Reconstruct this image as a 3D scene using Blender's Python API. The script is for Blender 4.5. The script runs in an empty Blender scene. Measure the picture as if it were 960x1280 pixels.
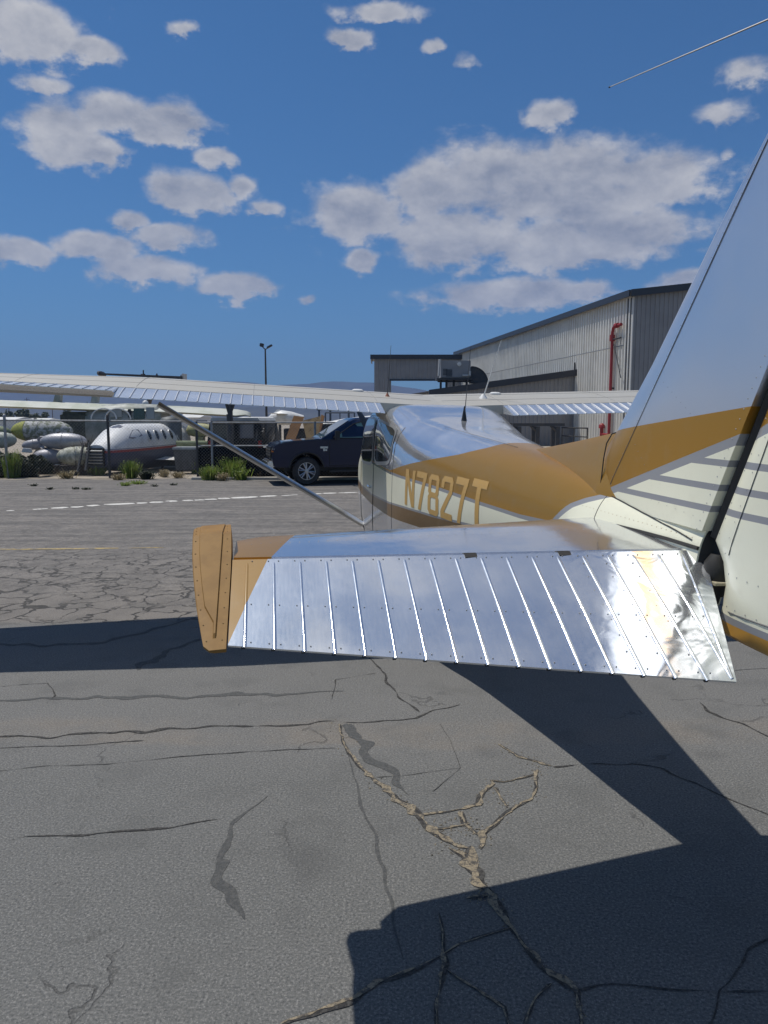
import bpy, bmesh, math, random
import numpy as np
from mathutils import Vector, Matrix
random.seed(7)
rng = np.random.default_rng(11)
I = 0.0254
S = bpy.context.scene
COL = S.collection

# ------------------------------------------------------------------ camera
FPX, HOR, CAMH = 950.0, 525.0, 1.85          # focal length in photo pixels, horizon row, eye height
PITCH = math.atan((640 - HOR) / FPX)
cd = bpy.data.cameras.new('camera'); cam = bpy.data.objects.new('camera', cd); COL.objects.link(cam)
cd.sensor_fit = 'VERTICAL'; cd.sensor_height = 36.0; cd.lens = 36.0 * FPX / 1280.0
cd.clip_start = 0.05; cd.clip_end = 60000
cam.location = (0, 0, CAMH); cam.rotation_euler = (math.pi / 2 - PITCH, 0, 0)
S.camera = cam
_f = np.array([0, math.cos(PITCH), -math.sin(PITCH)]); _u = np.array([0, math.sin(PITCH), math.cos(PITCH)])

def ray(u, v):
    return np.array([1.0, 0, 0]) * (u - 480) / FPX + _f + _u * (640 - v) / FPX
def at(u, v, Y):                             # the point seen at (u, v) at ground distance Y
    d = ray(u, v); return np.array([0, 0, CAMH]) + d * (Y / d[1])
def gp(u, v, z=0.0):                         # the ground point seen at (u, v)
    d = ray(u, v); return np.array([0, 0, CAMH]) + d * ((z - CAMH) / d[2])

# ------------------------------------------------------------------ aircraft frame: aft, right, up (inches from the root trailing edge station)
def _frame(psi, roll, th):
    ps, th, ro = map(math.radians, (psi, th, roll))
    A0 = np.array([math.sin(ps), -math.cos(ps), 0]); L0 = np.array([-math.cos(ps), -math.sin(ps), 0]); U0 = np.array([0, 0, 1.0])
    A = A0 * math.cos(th) - U0 * math.sin(th); U = U0 * math.cos(th) + A0 * math.sin(th)
    L = L0 * math.cos(ro) + U * math.sin(ro); U = U * math.cos(ro) - L0 * math.sin(ro)
    return A, L, U
AX, LX, UX = _frame(8.7, 0.9, 1.5)
ORG = np.array([0.2080703, 8.50988519, 1.95422959])
ZG = 76.9                                    # inches from the trailing edge down to the ground
ROOT_LOC = ORG - UX * ZG * I

# ------------------------------------------------------------------ sun and sky
SUN = -0.262 * AX + 0.382 * LX + 1.0 * UX
SUN = SUN / np.linalg.norm(SUN)
SEL = math.asin(SUN[2]); SAZ = math.atan2(SUN[0], SUN[1])
sl = bpy.data.lights.new('sun', 'SUN'); so = bpy.data.objects.new('sun', sl); COL.objects.link(so)
sl.energy = 4.0; sl.angle = math.radians(0.53); sl.color = (1.0, 0.955, 0.89)
so.rotation_euler = Vector(SUN).to_track_quat('Z', 'Y').to_euler(); so.location = (0, 0, 30)
S.view_settings.view_transform = 'Standard'; S.view_settings.look = 'None'
S.view_settings.exposure = 0.0; S.view_settings.gamma = 1.0
S.cycles.max_bounces = 8; S.cycles.glossy_bounces = 5; S.cycles.diffuse_bounces = 3
S.cycles.transmission_bounces = 6; S.cycles.transparent_max_bounces = 12
S.cycles.sample_clamp_indirect = 1.2
S.cycles.use_denoising = True

class NB:                                    # small node-tree builder
    def __init__(self, nt): self.nt = nt; self.n = nt.nodes; self.l = nt.links
    def new(self, t, **k):
        nd = self.n.new(t)
        for a, b in k.items(): setattr(nd, a, b)
        return nd
    def put(self, sock, v):
        if isinstance(v, bpy.types.NodeSocket): self.l.new(v, sock)
        elif v is not None: sock.default_value = v
    def m(self, op, a, b=None, c=None, clamp=False):
        nd = self.new('ShaderNodeMath', operation=op, use_clamp=clamp)
        self.put(nd.inputs[0], a)
        if b is not None: self.put(nd.inputs[1], b)
        if c is not None: self.put(nd.inputs[2], c)
        return nd.outputs[0]
    def v(self, op, a, b=None):
        nd = self.new('ShaderNodeVectorMath', operation=op)
        self.put(nd.inputs[0], a)
        if b is not None:
            if op == 'SCALE': self.put(nd.inputs['Scale'], b)
            else: self.put(nd.inputs[1], b)
        return nd.outputs['Value'] if op in ('DOT_PRODUCT', 'LENGTH') else nd.outputs[0]
    def mix(self, f, a, b):
        nd = self.new('ShaderNodeMix', data_type='RGBA')
        self.put(nd.inputs[0], f)
        for s, x in ((nd.inputs[6], a), (nd.inputs[7], b)):
            self.put(s, (x[0], x[1], x[2], 1.0) if isinstance(x, (tuple, list)) else x)
        return nd.outputs[2]
    def fmix(self, f, a, b):
        nd = self.new('ShaderNodeMix', data_type='FLOAT')
        self.put(nd.inputs[0], f); self.put(nd.inputs[2], a); self.put(nd.inputs[3], b)
        return nd.outputs[0]
    def ss(self, x, a, b, lo=0.0, hi=1.0, kind='SMOOTHSTEP'):
        nd = self.new('ShaderNodeMapRange', interpolation_type=kind)
        self.put(nd.inputs[0], x); nd.inputs[1].default_value = a; nd.inputs[2].default_value = b
        nd.inputs[3].default_value = lo; nd.inputs[4].default_value = hi
        return nd.outputs[0]
    def noise(self, vec, scale, detail=3.0, rough=0.55, dist=0.0):
        nd = self.new('ShaderNodeTexNoise'); self.put(nd.inputs['Vector'], vec)
        nd.inputs['Scale'].default_value = scale; nd.inputs['Detail'].default_value = detail
        nd.inputs['Roughness'].default_value = rough; nd.inputs['Distortion'].default_value = dist
        return nd.outputs[0]
    def voro(self, vec, scale, feature='F1'):
        nd = self.new('ShaderNodeTexVoronoi', feature=feature); self.put(nd.inputs['Vector'], vec)
        nd.inputs['Scale'].default_value = scale
        return nd.outputs['Distance']
    def xyz(self, vec):
        nd = self.new('ShaderNodeSeparateXYZ'); self.put(nd.inputs[0], vec); return nd.outputs
    def comb(self, x, y, z):
        nd = self.new('ShaderNodeCombineXYZ')
        for i, q in enumerate((x, y, z)): self.put(nd.inputs[i], q)
        return nd.outputs[0]
    def pos(self): return self.new('ShaderNodeNewGeometry').outputs['Position']
    def objc(self): return self.new('ShaderNodeTexCoord').outputs['Object']
    def bump(self, h, strength, dist=0.01, nrm=None):
        nd = self.new('ShaderNodeBump'); self.put(nd.inputs['Height'], h)
        nd.inputs['Strength'].default_value = strength; nd.inputs['Distance'].default_value = dist
        if nrm is not None: self.put(nd.inputs['Normal'], nrm)
        return nd.outputs[0]
    def curve(self, x, pts, x0, x1, y0, y1):  # piecewise linear function of x
        nx = self.ss(x, x0, x1, kind='LINEAR')
        nd = self.new('ShaderNodeFloatCurve'); self.put(nd.inputs['Value'], nx)
        cu = nd.mapping.curves[0]
        P = [((a - x0) / (x1 - x0), (b - y0) / (y1 - y0)) for a, b in pts]
        cu.points[0].location = P[0]; cu.points[1].location = P[-1]
        for p in P[1:-1]: cu.points.new(*p)
        for p in cu.points: p.handle_type = 'VECTOR'
        nd.mapping.update()
        return self.m('MULTIPLY_ADD', nd.outputs[0], y1 - y0, y0)

world = bpy.data.worlds.new('World'); S.world = world; world.use_nodes = True
W = NB(world.node_tree); world.node_tree.nodes.clear()
sky = W.new('ShaderNodeTexSky', sky_type='NISHITA'); sky.sun_disc = False
sky.sun_elevation = SEL; sky.sun_rotation = SAZ
sky.altitude = 300; sky.air_density = 1.0; sky.dust_density = 0.6; sky.ozone_density = 3.0
SKYTINT = (0.37, 0.77, 1.07)
dirv = W.new('ShaderNodeTexCoord').outputs['Generated']
dx, dy, dz = W.xyz(dirv)
az = W.m('ARCTAN2', dx, dy); el = W.m('ARCSINE', dz)
ae = W.comb(az, el, 0.0)
CLOUDS = [  # u, v, half width, half height, weight
 (446,270,66,38,1),(540,240,62,44,1),(640,238,113,66,1),(735,240,118,71,1),(820,222,91,45,1),(590,296,113,51,1),(735,300,145,45,1),
 (640,368,135,23,0.98),(745,364,43,17,0.98),(450,325,28,18,0.98),(870,352,64,21,0.98),(690,142,36,21,0.82),(895,146,49,21,0.67),(935,88,43,28,0.62),(910,190,19,12,0.57),
 (40,38,71,49,1.00),(112,62,47,23,0.92),(70,165,66,45,1),(120,186,49,17,0.98),(150,140,56,28,0.93),(210,155,62,29,1),(265,198,30,17,0.88),(238,241,54,29,1),(293,232,19,17,0.82),
 (160,278,32,14,0.88),(215,297,58,21,1.00),(16,312,54,21,0.98),(130,308,71,21,0.98),(185,336,82,22,1),(291,357,56,19,1),(385,375,15,9,0.72),(474,16,45,16,0.92),
 (444,48,34,15,0.87),(538,56,16,10,0.67),(150,18,23,15,0.62),(330,262,17,12,0.62),(220,34,21,12,0.62),(60,108,43,17,0.67),(575,75,25,15,0.57)]
n1 = W.noise(W.v('MULTIPLY', dirv, (1.0, 1.0, 1.7)), 11.0, 9.0, 0.60, 0.15)
n2 = W.noise(W.v('MULTIPLY', dirv, (1.0, 1.0, 1.6)), 30.0, 7.0, 0.62)
wob = W.noise(W.v('ADD', dirv, (3.1, 1.7, 0.4)), 13.0, 4.0, 0.55)
aew = W.v('ADD', ae, W.comb(W.m('MULTIPLY_ADD', wob, 0.07, -0.035), W.m('MULTIPLY_ADD', n2, 0.03, -0.015), 0.0))
field = None
for (u, v, ru, rv, wt) in CLOUDS:
    d = ray(u, v); d = d / np.linalg.norm(d)
    a0 = math.atan2(d[0], d[1]); e0 = math.asin(d[2])
    dd = ray(u + 1, v); da = abs(math.atan2(dd[0], dd[1]) - a0); dd = ray(u, v - 1); de = abs(math.asin(dd[2] / np.linalg.norm(dd)) - e0)
    q = W.v('MULTIPLY', W.v('SUBTRACT', aew, (a0, e0, 0)), (1 / (ru * da), 1 / (rv * de), 0))
    g = W.m('MULTIPLY', W.m('POWER', 2.718, W.m('MULTIPLY', W.v('DOT_PRODUCT', q, q), -0.95)), wt)
    field = g if field is None else W.m('MAXIMUM', field, g)
# elsewhere in the sky: the same fair-weather cumulus, scattered by noise on a cloud deck
deck = W.v('SCALE', W.comb(dx, dy, 0.0), W.m('DIVIDE', 1.0, W.m('MAXIMUM', dz, 0.12)))
nd1 = W.noise(W.v('ADD', deck, (2.35, 5.2, 0.0)), 0.9, 6.0, 0.55, 0.2)
outm = W.m('MAXIMUM', W.ss(el, 0.60, 0.72), W.ss(W.m('ABSOLUTE', az), 0.52, 0.64))
dfield = W.m('SUBTRACT', W.m('MULTIPLY', W.ss(nd1, 0.47, 0.66, 0.0, 1.0, 'LINEAR'), outm), 0.0)
field = W.m('MAXIMUM', field, dfield)
field = W.m('MINIMUM', W.m('MULTIPLY', field, 1.22), 1.0)
dens = W.m('ADD', field, W.m('MULTIPLY_ADD', n1, 1.35, -0.675 - 0.47))
dens = W.m('ADD', dens, W.m('MULTIPLY_ADD', n2, 0.85, -0.425))
alpha = W.m('MULTIPLY', W.ss(dens, -0.10, 0.38), W.ss(el, 0.02, 0.10))
alpha = W.m('MULTIPLY', alpha, 0.95)
SD = SUN * 0.016
n1s = W.noise(W.v('MULTIPLY', W.v('ADD', dirv, tuple(SD * 1.6)), (1.0, 1.0, 1.7)), 11.0, 6.0, 0.60, 0.15)
n2s = W.noise(W.v('MULTIPLY', W.v('ADD', dirv, tuple(SD * 0.7)), (1.0, 1.0, 1.6)), 30.0, 5.0, 0.62)
relief = W.m('ADD', W.m('MULTIPLY', W.m('SUBTRACT', n1, n1s), 2.2), W.m('MULTIPLY', W.m('SUBTRACT', n2, n2s), 0.8))     # puffs lit from the sun's side
shade = W.m('ADD', W.m('ADD', 0.62, relief), W.m('MULTIPLY', W.ss(dens, 0.15, 0.75), -0.30), clamp=True)
ccol = W.mix(shade, (3.7, 4.0, 4.8), (8.2, 8.1, 8.1))
skyc = W.new('ShaderNodeMix', data_type='RGBA', blend_type='MULTIPLY'); skyc.inputs[0].default_value = 1.0
W.put(skyc.inputs[6], sky.outputs[0]); skyc.inputs[7].default_value = (*SKYTINT, 1)
allsky = W.mix(alpha, skyc.outputs[2], ccol)
bg = W.new('ShaderNodeBackground'); W.put(bg.inputs[0], allsky); bg.inputs[1].default_value = 0.076
wo = W.new('ShaderNodeOutputWorld'); W.l.new(bg.outputs[0], wo.inputs[0])

# ------------------------------------------------------------------ materials
MATS = {}
def pmat(name, col=(0.5, 0.5, 0.5), rough=0.6, metal=0.0, coat=0.0, spec=0.5, fn=None):
    if name in MATS: return MATS[name]
    m = bpy.data.materials.new(name); m.use_nodes = True
    b = NB(m.node_tree); p = m.node_tree.nodes['Principled BSDF']
    p.inputs['Base Color'].default_value = (*col, 1); p.inputs['Roughness'].default_value = rough
    p.inputs['Metallic'].default_value = metal; p.inputs['Coat Weight'].default_value = coat
    p.inputs['Specular IOR Level'].default_value = spec
    if fn: fn(b, p)
    MATS[name] = m
    return m

def grime(col, dark, scale, lo=0.4, hi=0.65, amt=0.6, bump=0.0, rgh=None):   # weathered paint or plastic: worn patches and streaks
    def fn(b, p):
        v = b.objc(); n = b.noise(v, scale, 5, 0.6); k = b.m('MULTIPLY', b.ss(n, lo, hi), amt)
        b.put(p.inputs['Base Color'], b.mix(k, col, dark))
        if rgh: b.put(p.inputs['Roughness'], b.fmix(k, rgh[0], rgh[1]))
        if bump: b.put(p.inputs['Normal'], b.bump(b.noise(v, scale * 6, 3), bump, 0.01))
    return fn
def gm(name, col, dark, scale=3.0, rough=0.6, metal=0.0, coat=0.0, spec=0.5, **k):
    return pmat(name, col, rough, metal, coat, spec, fn=grime(col, dark, scale, **k))

WHITE = (0.80, 0.78, 0.60); GOLD = (0.48, 0.25, 0.040); BROWN = (0.17, 0.095, 0.03); GREY = (0.27, 0.275, 0.285); METAL = (0.80, 0.81, 0.83)

def painted(b, p, col, metal, rough_paint=0.28, rough_metal=0.13, dent=0.10, dscale=7.0, fine=0.18, rv=0.10, haze=0.0, goldm=None):
    v = b.objc()
    scr = b.noise(b.v('MULTIPLY', v, (3.0, 26.0, 26.0)), 3.0, 4, 0.6)
    blot = b.noise(v, 5.0, 4, 0.6)
    rm = b.m('ADD', b.m('MULTIPLY_ADD', scr, rv, rough_metal - rv / 2), b.m('MULTIPLY', b.ss(blot, 0.45, 0.75), 0.06))
    b.put(p.inputs['Metallic'], b.m('MULTIPLY', metal, 0.94) if goldm is None else b.m('ADD', b.m('MULTIPLY', metal, 0.94), b.m('MULTIPLY', goldm, 0.55)))
    b.put(p.inputs['Roughness'], b.fmix(metal, rough_paint, rm))
    worn = b.m('MULTIPLY', b.ss(b.noise(v, 11.0, 6, 0.7), 0.5, 0.8), b.fmix(metal, 0.15, 0.03))
    b.put(p.inputs['Base Color'], b.mix(worn, col, b.mix(metal, (0.42, 0.36, 0.27), (0.62, 0.61, 0.60))))
    b.put(p.inputs['Coat Weight'], b.fmix(metal, 0.15, 0.0)); p.inputs['Coat Roughness'].default_value = 0.12; b.put(p.inputs['Specular IOR Level'], b.fmix(metal, 0.35, 0.5))
    n = b.bump(b.noise(v, dscale, 2, 0.5), dent, 0.02)
    n = b.bump(b.noise(v, dscale * 2.6, 2, 0.5), dent * fine, 0.006, n)
    b.put(p.inputs['Normal'], n)
    if haze:                                  # broad second lobe: fine scratches in old polish
        g2 = b.new('ShaderNodeBsdfAnisotropic'); g2.inputs['Roughness'].default_value = 0.58; g2.inputs['Color'].default_value = (0.86, 0.87, 0.88, 1); b.put(g2.inputs['Normal'], n)
        brush = b.noise(b.v('MULTIPLY', v, (4.0, 40.0, 4.0)), 4.0, 4, 0.65); patch = b.noise(v, 3.0, 3, 0.5)
        fac = b.m('MULTIPLY', b.m('ADD', b.ss(brush, 0.35, 0.7, 0.70 * haze, 1.0 * haze), b.ss(patch, 0.35, 0.65, 0.0, 0.5 * haze)), metal)
        mx = b.new('ShaderNodeMixShader'); b.put(mx.inputs[0], fac); b.l.new(p.outputs[0], mx.inputs[1]); b.l.new(g2.outputs[0], mx.inputs[2])
        b.l.new(mx.outputs[0], b.n['Material Output'].inputs[0])
        return g2

def az_of(b):                                # aircraft station (a), left offset |l| and height (z) in inches from object coordinates
    x, y, z = b.xyz(b.objc())
    return b.m('DIVIDE', x, I), b.m('ABSOLUTE', b.m('DIVIDE', y, I)), b.m('SUBTRACT', b.m('DIVIDE', z, I), ZG)
gt = lambda b, x, y: b.m('GREATER_THAN', x, y)
mul = lambda b, x, y: b.m('MULTIPLY', x, y)

def fus_fn(b, p):
    a, l, z = az_of(b)
    C = lambda pts: b.curve(a, pts, -60, 260, -60, 10)
    zu = C([(-60,-17.3),(99,-17.3),(100,-17.2),(117.8,-13.7),(130,-11.6),(146,-9),(156,-6.6),(161,-3),(164,6),(260,6)])
    zl = C([(-60,-17.6),(103,-17.6),(136,-17.7),(166,-18.2),(185,-18.2),(197.5,-17.6),(199.7,-15.6),(202,-13.8),(206,-12.2),(212,-10.4),(216,-9.4),(230,-6),(260,-5)])
    z2 = C([(-60,-18.4),(103,-18.4),(136,-18.5),(166,-19.0),(185,-19.0),(197.5,-18.7),(201.2,-15.9),(203.4,-14.3),(207,-12.9),(212.6,-11.2),(217,-10.2),(231,-7),(260,-6)])
    zw = C([(-60,-29.8),(60,-29.8),(112,-26.9),(137,-26.1),(162,-24.6),(190,-23.2),(225,-23.4),(260,-23.4)])
    zb = C([(-60,-33),(60,-33),(119,-30.8),(131,-30.4),(162,-29),(225,-29.4),(260,-32)])
    aft = gt(b, a, 101)
    gold = mul(b, gt(b, zu, z), gt(b, z, zl))
    grey = mul(b, mul(b, gt(b, zl, z), gt(b, z, z2)), aft)
    white = mul(b, gt(b, z2, z), gt(b, z, zw))
    brown = mul(b, gt(b, zw, z), gt(b, z, zb))
    grey2 = mul(b, gt(b, b.m('ADD', zw, 0.6), z), gt(b, z, zw))
    c = b.mix(gold, METAL, GOLD); c = b.mix(grey, c, GREY); c = b.mix(white, c, WHITE); c = b.mix(brown, c, BROWN); c = b.mix(grey2, c, GREY)
    pm = b.m('ADD', b.m('ADD', gold, grey), b.m('ADD', white, brown), clamp=True)
    painted(b, p, c, b.m('SUBTRACT', 1.0, pm), rough_metal=0.10, dent=0.10, dscale=4.0, haze=0.12, goldm=gold)
def fin_fn(b, p):
    a, l, z = az_of(b)
    zu = b.m('MULTIPLY_ADD', a, 0.122, -0.6 - 208.8 * 0.122)
    zl = b.m('MULTIPLY_ADD', a, 0.314, -10.1 - 210.4 * 0.314)
    z2 = b.m('SUBTRACT', zl, 1.25)
    gold = mul(b, gt(b, zu, z), gt(b, z, zl)); grey = mul(b, gt(b, zl, z), gt(b, z, z2)); white = gt(b, z2, z)
    st = None
    for c0 in (-3.25, -6.45, -9.35):
        s = gt(b, 0.43, b.m('ABSOLUTE', b.m('SUBTRACT', z, b.m('MULTIPLY_ADD', a, 0.012, c0 - 240 * 0.012))))
        st = s if st is None else b.m('MAXIMUM', st, s)
    st = b.m('MAXIMUM', st, mul(b, gt(b, -22.3, z), gt(b, z, -23.2)))
    low = gt(b, -23.2, z)
    c = b.mix(gold, METAL, GOLD); c = b.mix(grey, c, GREY); c = b.mix(white, c, WHITE); c = b.mix(mul(b, white, st), c, GREY); c = b.mix(low, c, GOLD)
    painted(b, p, c, gt(b, z, zu), rough_metal=0.29, dent=0.03, dscale=1.6, fine=0.0, rv=0.02, haze=0.10, goldm=gold)
def stab_fn(b, p):
    a, l, z = az_of(b)
    gold = gt(b, l, b.m('MULTIPLY_ADD', a, 0.264, 55.2 - 218.5 * 0.264))
    painted(b, p, b.mix(gold, METAL, GOLD), b.m('SUBTRACT', 1.0, gold), rough_metal=0.11, dent=0.10, dscale=5.0, haze=0.05, goldm=gold)
def elev_fn(b, p):
    a, l, z = az_of(b)
    gold = gt(b, l, b.m('MULTIPLY_ADD', a, 0.354, 58.7 - 230.6 * 0.354))
    g2 = painted(b, p, b.mix(gold, (0.78, 0.81, 0.85), (0.38, 0.23, 0.08)), b.m('SUBTRACT', 1.0, gold), rough_metal=0.115, dent=0.10, dscale=5.0, fine=0.1, haze=0.10)
    v = b.objc()                              # buckled skin near the root
    crink = b.noise(b.v('ADD', v, (1.3, 0, 0.7)), 6.5, 2, 0.5, 1.3)
    amt = b.ss(l, 26, 8)
    nd = b.new('ShaderNodeBump'); b.put(nd.inputs['Height'], b.m('MULTIPLY', crink, amt)); nd.inputs['Strength'].default_value = 0.16; nd.inputs['Distance'].default_value = 0.03
    old = p.inputs['Normal'].links[0].from_socket
    b.put(nd.inputs['Normal'], old); b.put(p.inputs['Normal'], nd.outputs[0])
    b.put(g2.inputs['Normal'], nd.outputs[0])
def wing_fn(b, p):
    v = b.objc(); n = b.noise(v, 2.2, 5, 0.6)
    b.put(p.inputs['Base Color'], b.mix(b.ss(n, 0.35, 0.7), (0.50, 0.475, 0.41), (0.42, 0.40, 0.35)))
    b.put(p.inputs['Roughness'], b.ss(n, 0.3, 0.7, 0.42, 0.55)); p.inputs['Metallic'].default_value = 0.25
def flap_fn(b, p):
    painted(b, p, (0.86, 0.86, 0.85), 0.86, rough_metal=0.22, dent=0.05, dscale=4.0, fine=0.0, rv=0.04, haze=0.10)

M_FUS = pmat('paint_fuselage', fn=fus_fn); M_FIN = pmat('paint_fin', fn=fin_fn); M_STAB = pmat('skin_stabilizer', fn=stab_fn)
M_ELEV = pmat('skin_elevator', fn=elev_fn); M_WING = pmat('skin_wing', fn=wing_fn); M_FLAP = pmat('skin_flap', fn=flap_fn); M_BEAD = pmat('bead_metal', (0.52, 0.53, 0.55), 0.46, 0.9)
M_GOLDP = gm('gold_paint', (0.29, 0.165, 0.052), (0.21, 0.115, 0.036), 9.0, 0.6, 0.0, 0.0, amt=0.6, spec=0.2)
M_LETTER = pmat('letter_gold', (0.56, 0.34, 0.10), 0.35)
M_DARK = pmat('dark_gap', (0.02, 0.019, 0.017), 0.7)
M_BLACK = pmat('black_plastic', (0.015, 0.015, 0.016), 0.4)
M_RUBBER = gm('rubber', (0.025, 0.025, 0.026), (0.05, 0.048, 0.045), 12.0, 0.8)
M_CHROME = pmat('bare_metal', METAL, 0.2, 1.0)
M_WHITEP = gm('white_paint', (0.68, 0.68, 0.66), (0.45, 0.44, 0.40), 6.0, 0.4, amt=0.4)
M_RIVET = pmat('rivet_metal', (0.42, 0.41, 0.39), 0.45, 0.6)
M_AGLASS = pmat('cabin_glass', (0.022, 0.028, 0.032), 0.05, 0.0, 0.6, 0.8)

# ------------------------------------------------------------------ mesh helpers
class MB:
    def __init__(self): self.v = []; self.f = []; self.mi = []
    def add(self, vs, fs, mi=0):
        o = len(self.v); self.v += [tuple(map(float, x)) for x in vs]
        for f in fs: self.f.append(tuple(o + i for i in f)); self.mi.append(mi)
        return self
    def box(self, c, s, rot=None, mi=0, taper=1.0):
        hx, hy, hz = s[0] / 2, s[1] / 2, s[2] / 2
        P = [(sx * hx * (taper if sz > 0 else 1), sy * hy * (taper if sz > 0 else 1), sz * hz) for sz in (-1, 1) for sx, sy in ((-1, -1), (1, -1), (1, 1), (-1, 1))]
        if rot is not None: P = [tuple(rot @ Vector(q)) for q in P]
        return self.add([(q[0] + c[0], q[1] + c[1], q[2] + c[2]) for q in P],
                        [(3, 2, 1, 0), (4, 5, 6, 7), (0, 1, 5, 4), (1, 2, 6, 5), (2, 3, 7, 6), (3, 0, 4, 7)], mi)
    def tube(self, p, q, r0, r1=None, n=8, mi=0, cap=True):
        r1 = r0 if r1 is None else r1
        p = Vector(p); q = Vector(q); d = (q - p).normalized()
        a = d.cross(Vector((0, 0, 1)) if abs(d.z) < 0.9 else Vector((1, 0, 0))).normalized(); b = d.cross(a)
        vs = [tuple(p + (a * math.cos(t) + b * math.sin(t)) * r0) for t in [2 * math.pi * i / n for i in range(n)]]
        vs += [tuple(q + (a * math.cos(t) + b * math.sin(t)) * r1) for t in [2 * math.pi * i / n for i in range(n)]]
        fs = [(i, (i + 1) % n, n + (i + 1) % n, n + i) for i in range(n)]
        if cap: fs += [tuple(range(n))[::-1], tuple(range(n, 2 * n))]
        return self.add(vs, fs, mi)
    def path(self, pts, r, n=6, mi=0):
        for i in range(len(pts) - 1): self.tube(pts[i], pts[i + 1], r, n=n, mi=mi)
        return self
    def loft(self, rings, cap=True, closed=True, mi=0):
        n = len(rings[0]); vs = [p for r in rings for p in r]; fs = []
        for k in range(len(rings) - 1):
            for i in range(n if closed else n - 1):
                j = (i + 1) % n; fs.append((k * n + i, k * n + j, (k + 1) * n + j, (k + 1) * n + i))
        if cap and closed: fs += [tuple(range(n))[::-1], tuple(range((len(rings) - 1) * n, len(rings) * n))]
        return self.add(vs, fs, mi)
    def lathe(self, prof, c, axis='z', n=16, mi=0, cap=True):      # prof: (radius, height) pairs
        rings = []
        for r, h in prof:
            ring = []
            for i in range(n):
                t = 2 * math.pi * i / n; x, y = r * math.cos(t), r * math.sin(t)
                q = {'z': (x, y, h), 'x': (h, x, y), 'y': (x, h, y)}[axis]
                ring.append((q[0] + c[0], q[1] + c[1], q[2] + c[2]))
            rings.append(ring)
        return self.loft(rings, cap=cap, mi=mi)
    def prism(self, poly, ext, origin=(0, 0, 0), mi=0):  # poly: 3-D outline; ext: extrusion vector
        n = len(poly); e = Vector(ext); o = Vector(origin)
        vs = [tuple(Vector(p) + o) for p in poly] + [tuple(Vector(p) + o + e) for p in poly]
        return self.add(vs, [tuple(range(n))[::-1], tuple(range(n, 2 * n))] + [(i, (i + 1) % n, n + (i + 1) % n, n + i) for i in range(n)], mi)
    def mesh(self, name, mats, smooth=None, fix=True, bevel=0.0):
        me = bpy.data.meshes.new(name); me.from_pydata(self.v, [], self.f)
        for m in (mats if isinstance(mats, (list, tuple)) else [mats]): me.materials.append(m)
        me.polygons.foreach_set('material_index', self.mi)
        if fix or bevel:
            bm = bmesh.new(); bm.from_mesh(me)
            if bevel:
                bmesh.ops.bevel(bm, geom=[e for e in bm.edges if e.is_manifold and e.calc_face_angle(0) > 0.5], offset=bevel, segments=2, affect='EDGES', clamp_overlap=True)
            bmesh.ops.recalc_face_normals(bm, faces=bm.faces); bm.to_mesh(me); bm.free()
        if smooth is not None:
            me.polygons.foreach_set('use_smooth', [True] * len(me.polygons)); me.set_sharp_from_angle(angle=math.radians(smooth))
        return me
    def obj(self, name, mats, parent=None, smooth=None, fix=True, bevel=0.0):
        return link(name, self.mesh(name, mats, smooth, fix, bevel), parent)
def link(name, data, parent=None):
    o = bpy.data.objects.new(name, data); COL.objects.link(o)
    if parent is not None: o.parent = parent
    return o
def tag(o, label=None, cat=None, group=None, kind=None):
    if label: o['label'] = label
    if cat: o['category'] = cat
    if group: o['group'] = group
    if kind: o['kind'] = kind
    return o
def thing(name, loc, label, cat, group=None, rz=0.0):
    o = bpy.data.objects.new(name, None); COL.objects.link(o); o.location = [float(q) for q in loc]; o.rotation_euler = (0, 0, rz)
    o.empty_display_size = 0.2
    return tag(o, label, cat, group)
def copy_tree(o, parent=None):
    c = o.copy(); COL.objects.link(c)
    if parent is not None: c.parent = parent
    for ch in list(o.children): copy_tree(ch, c)
    return c

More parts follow.
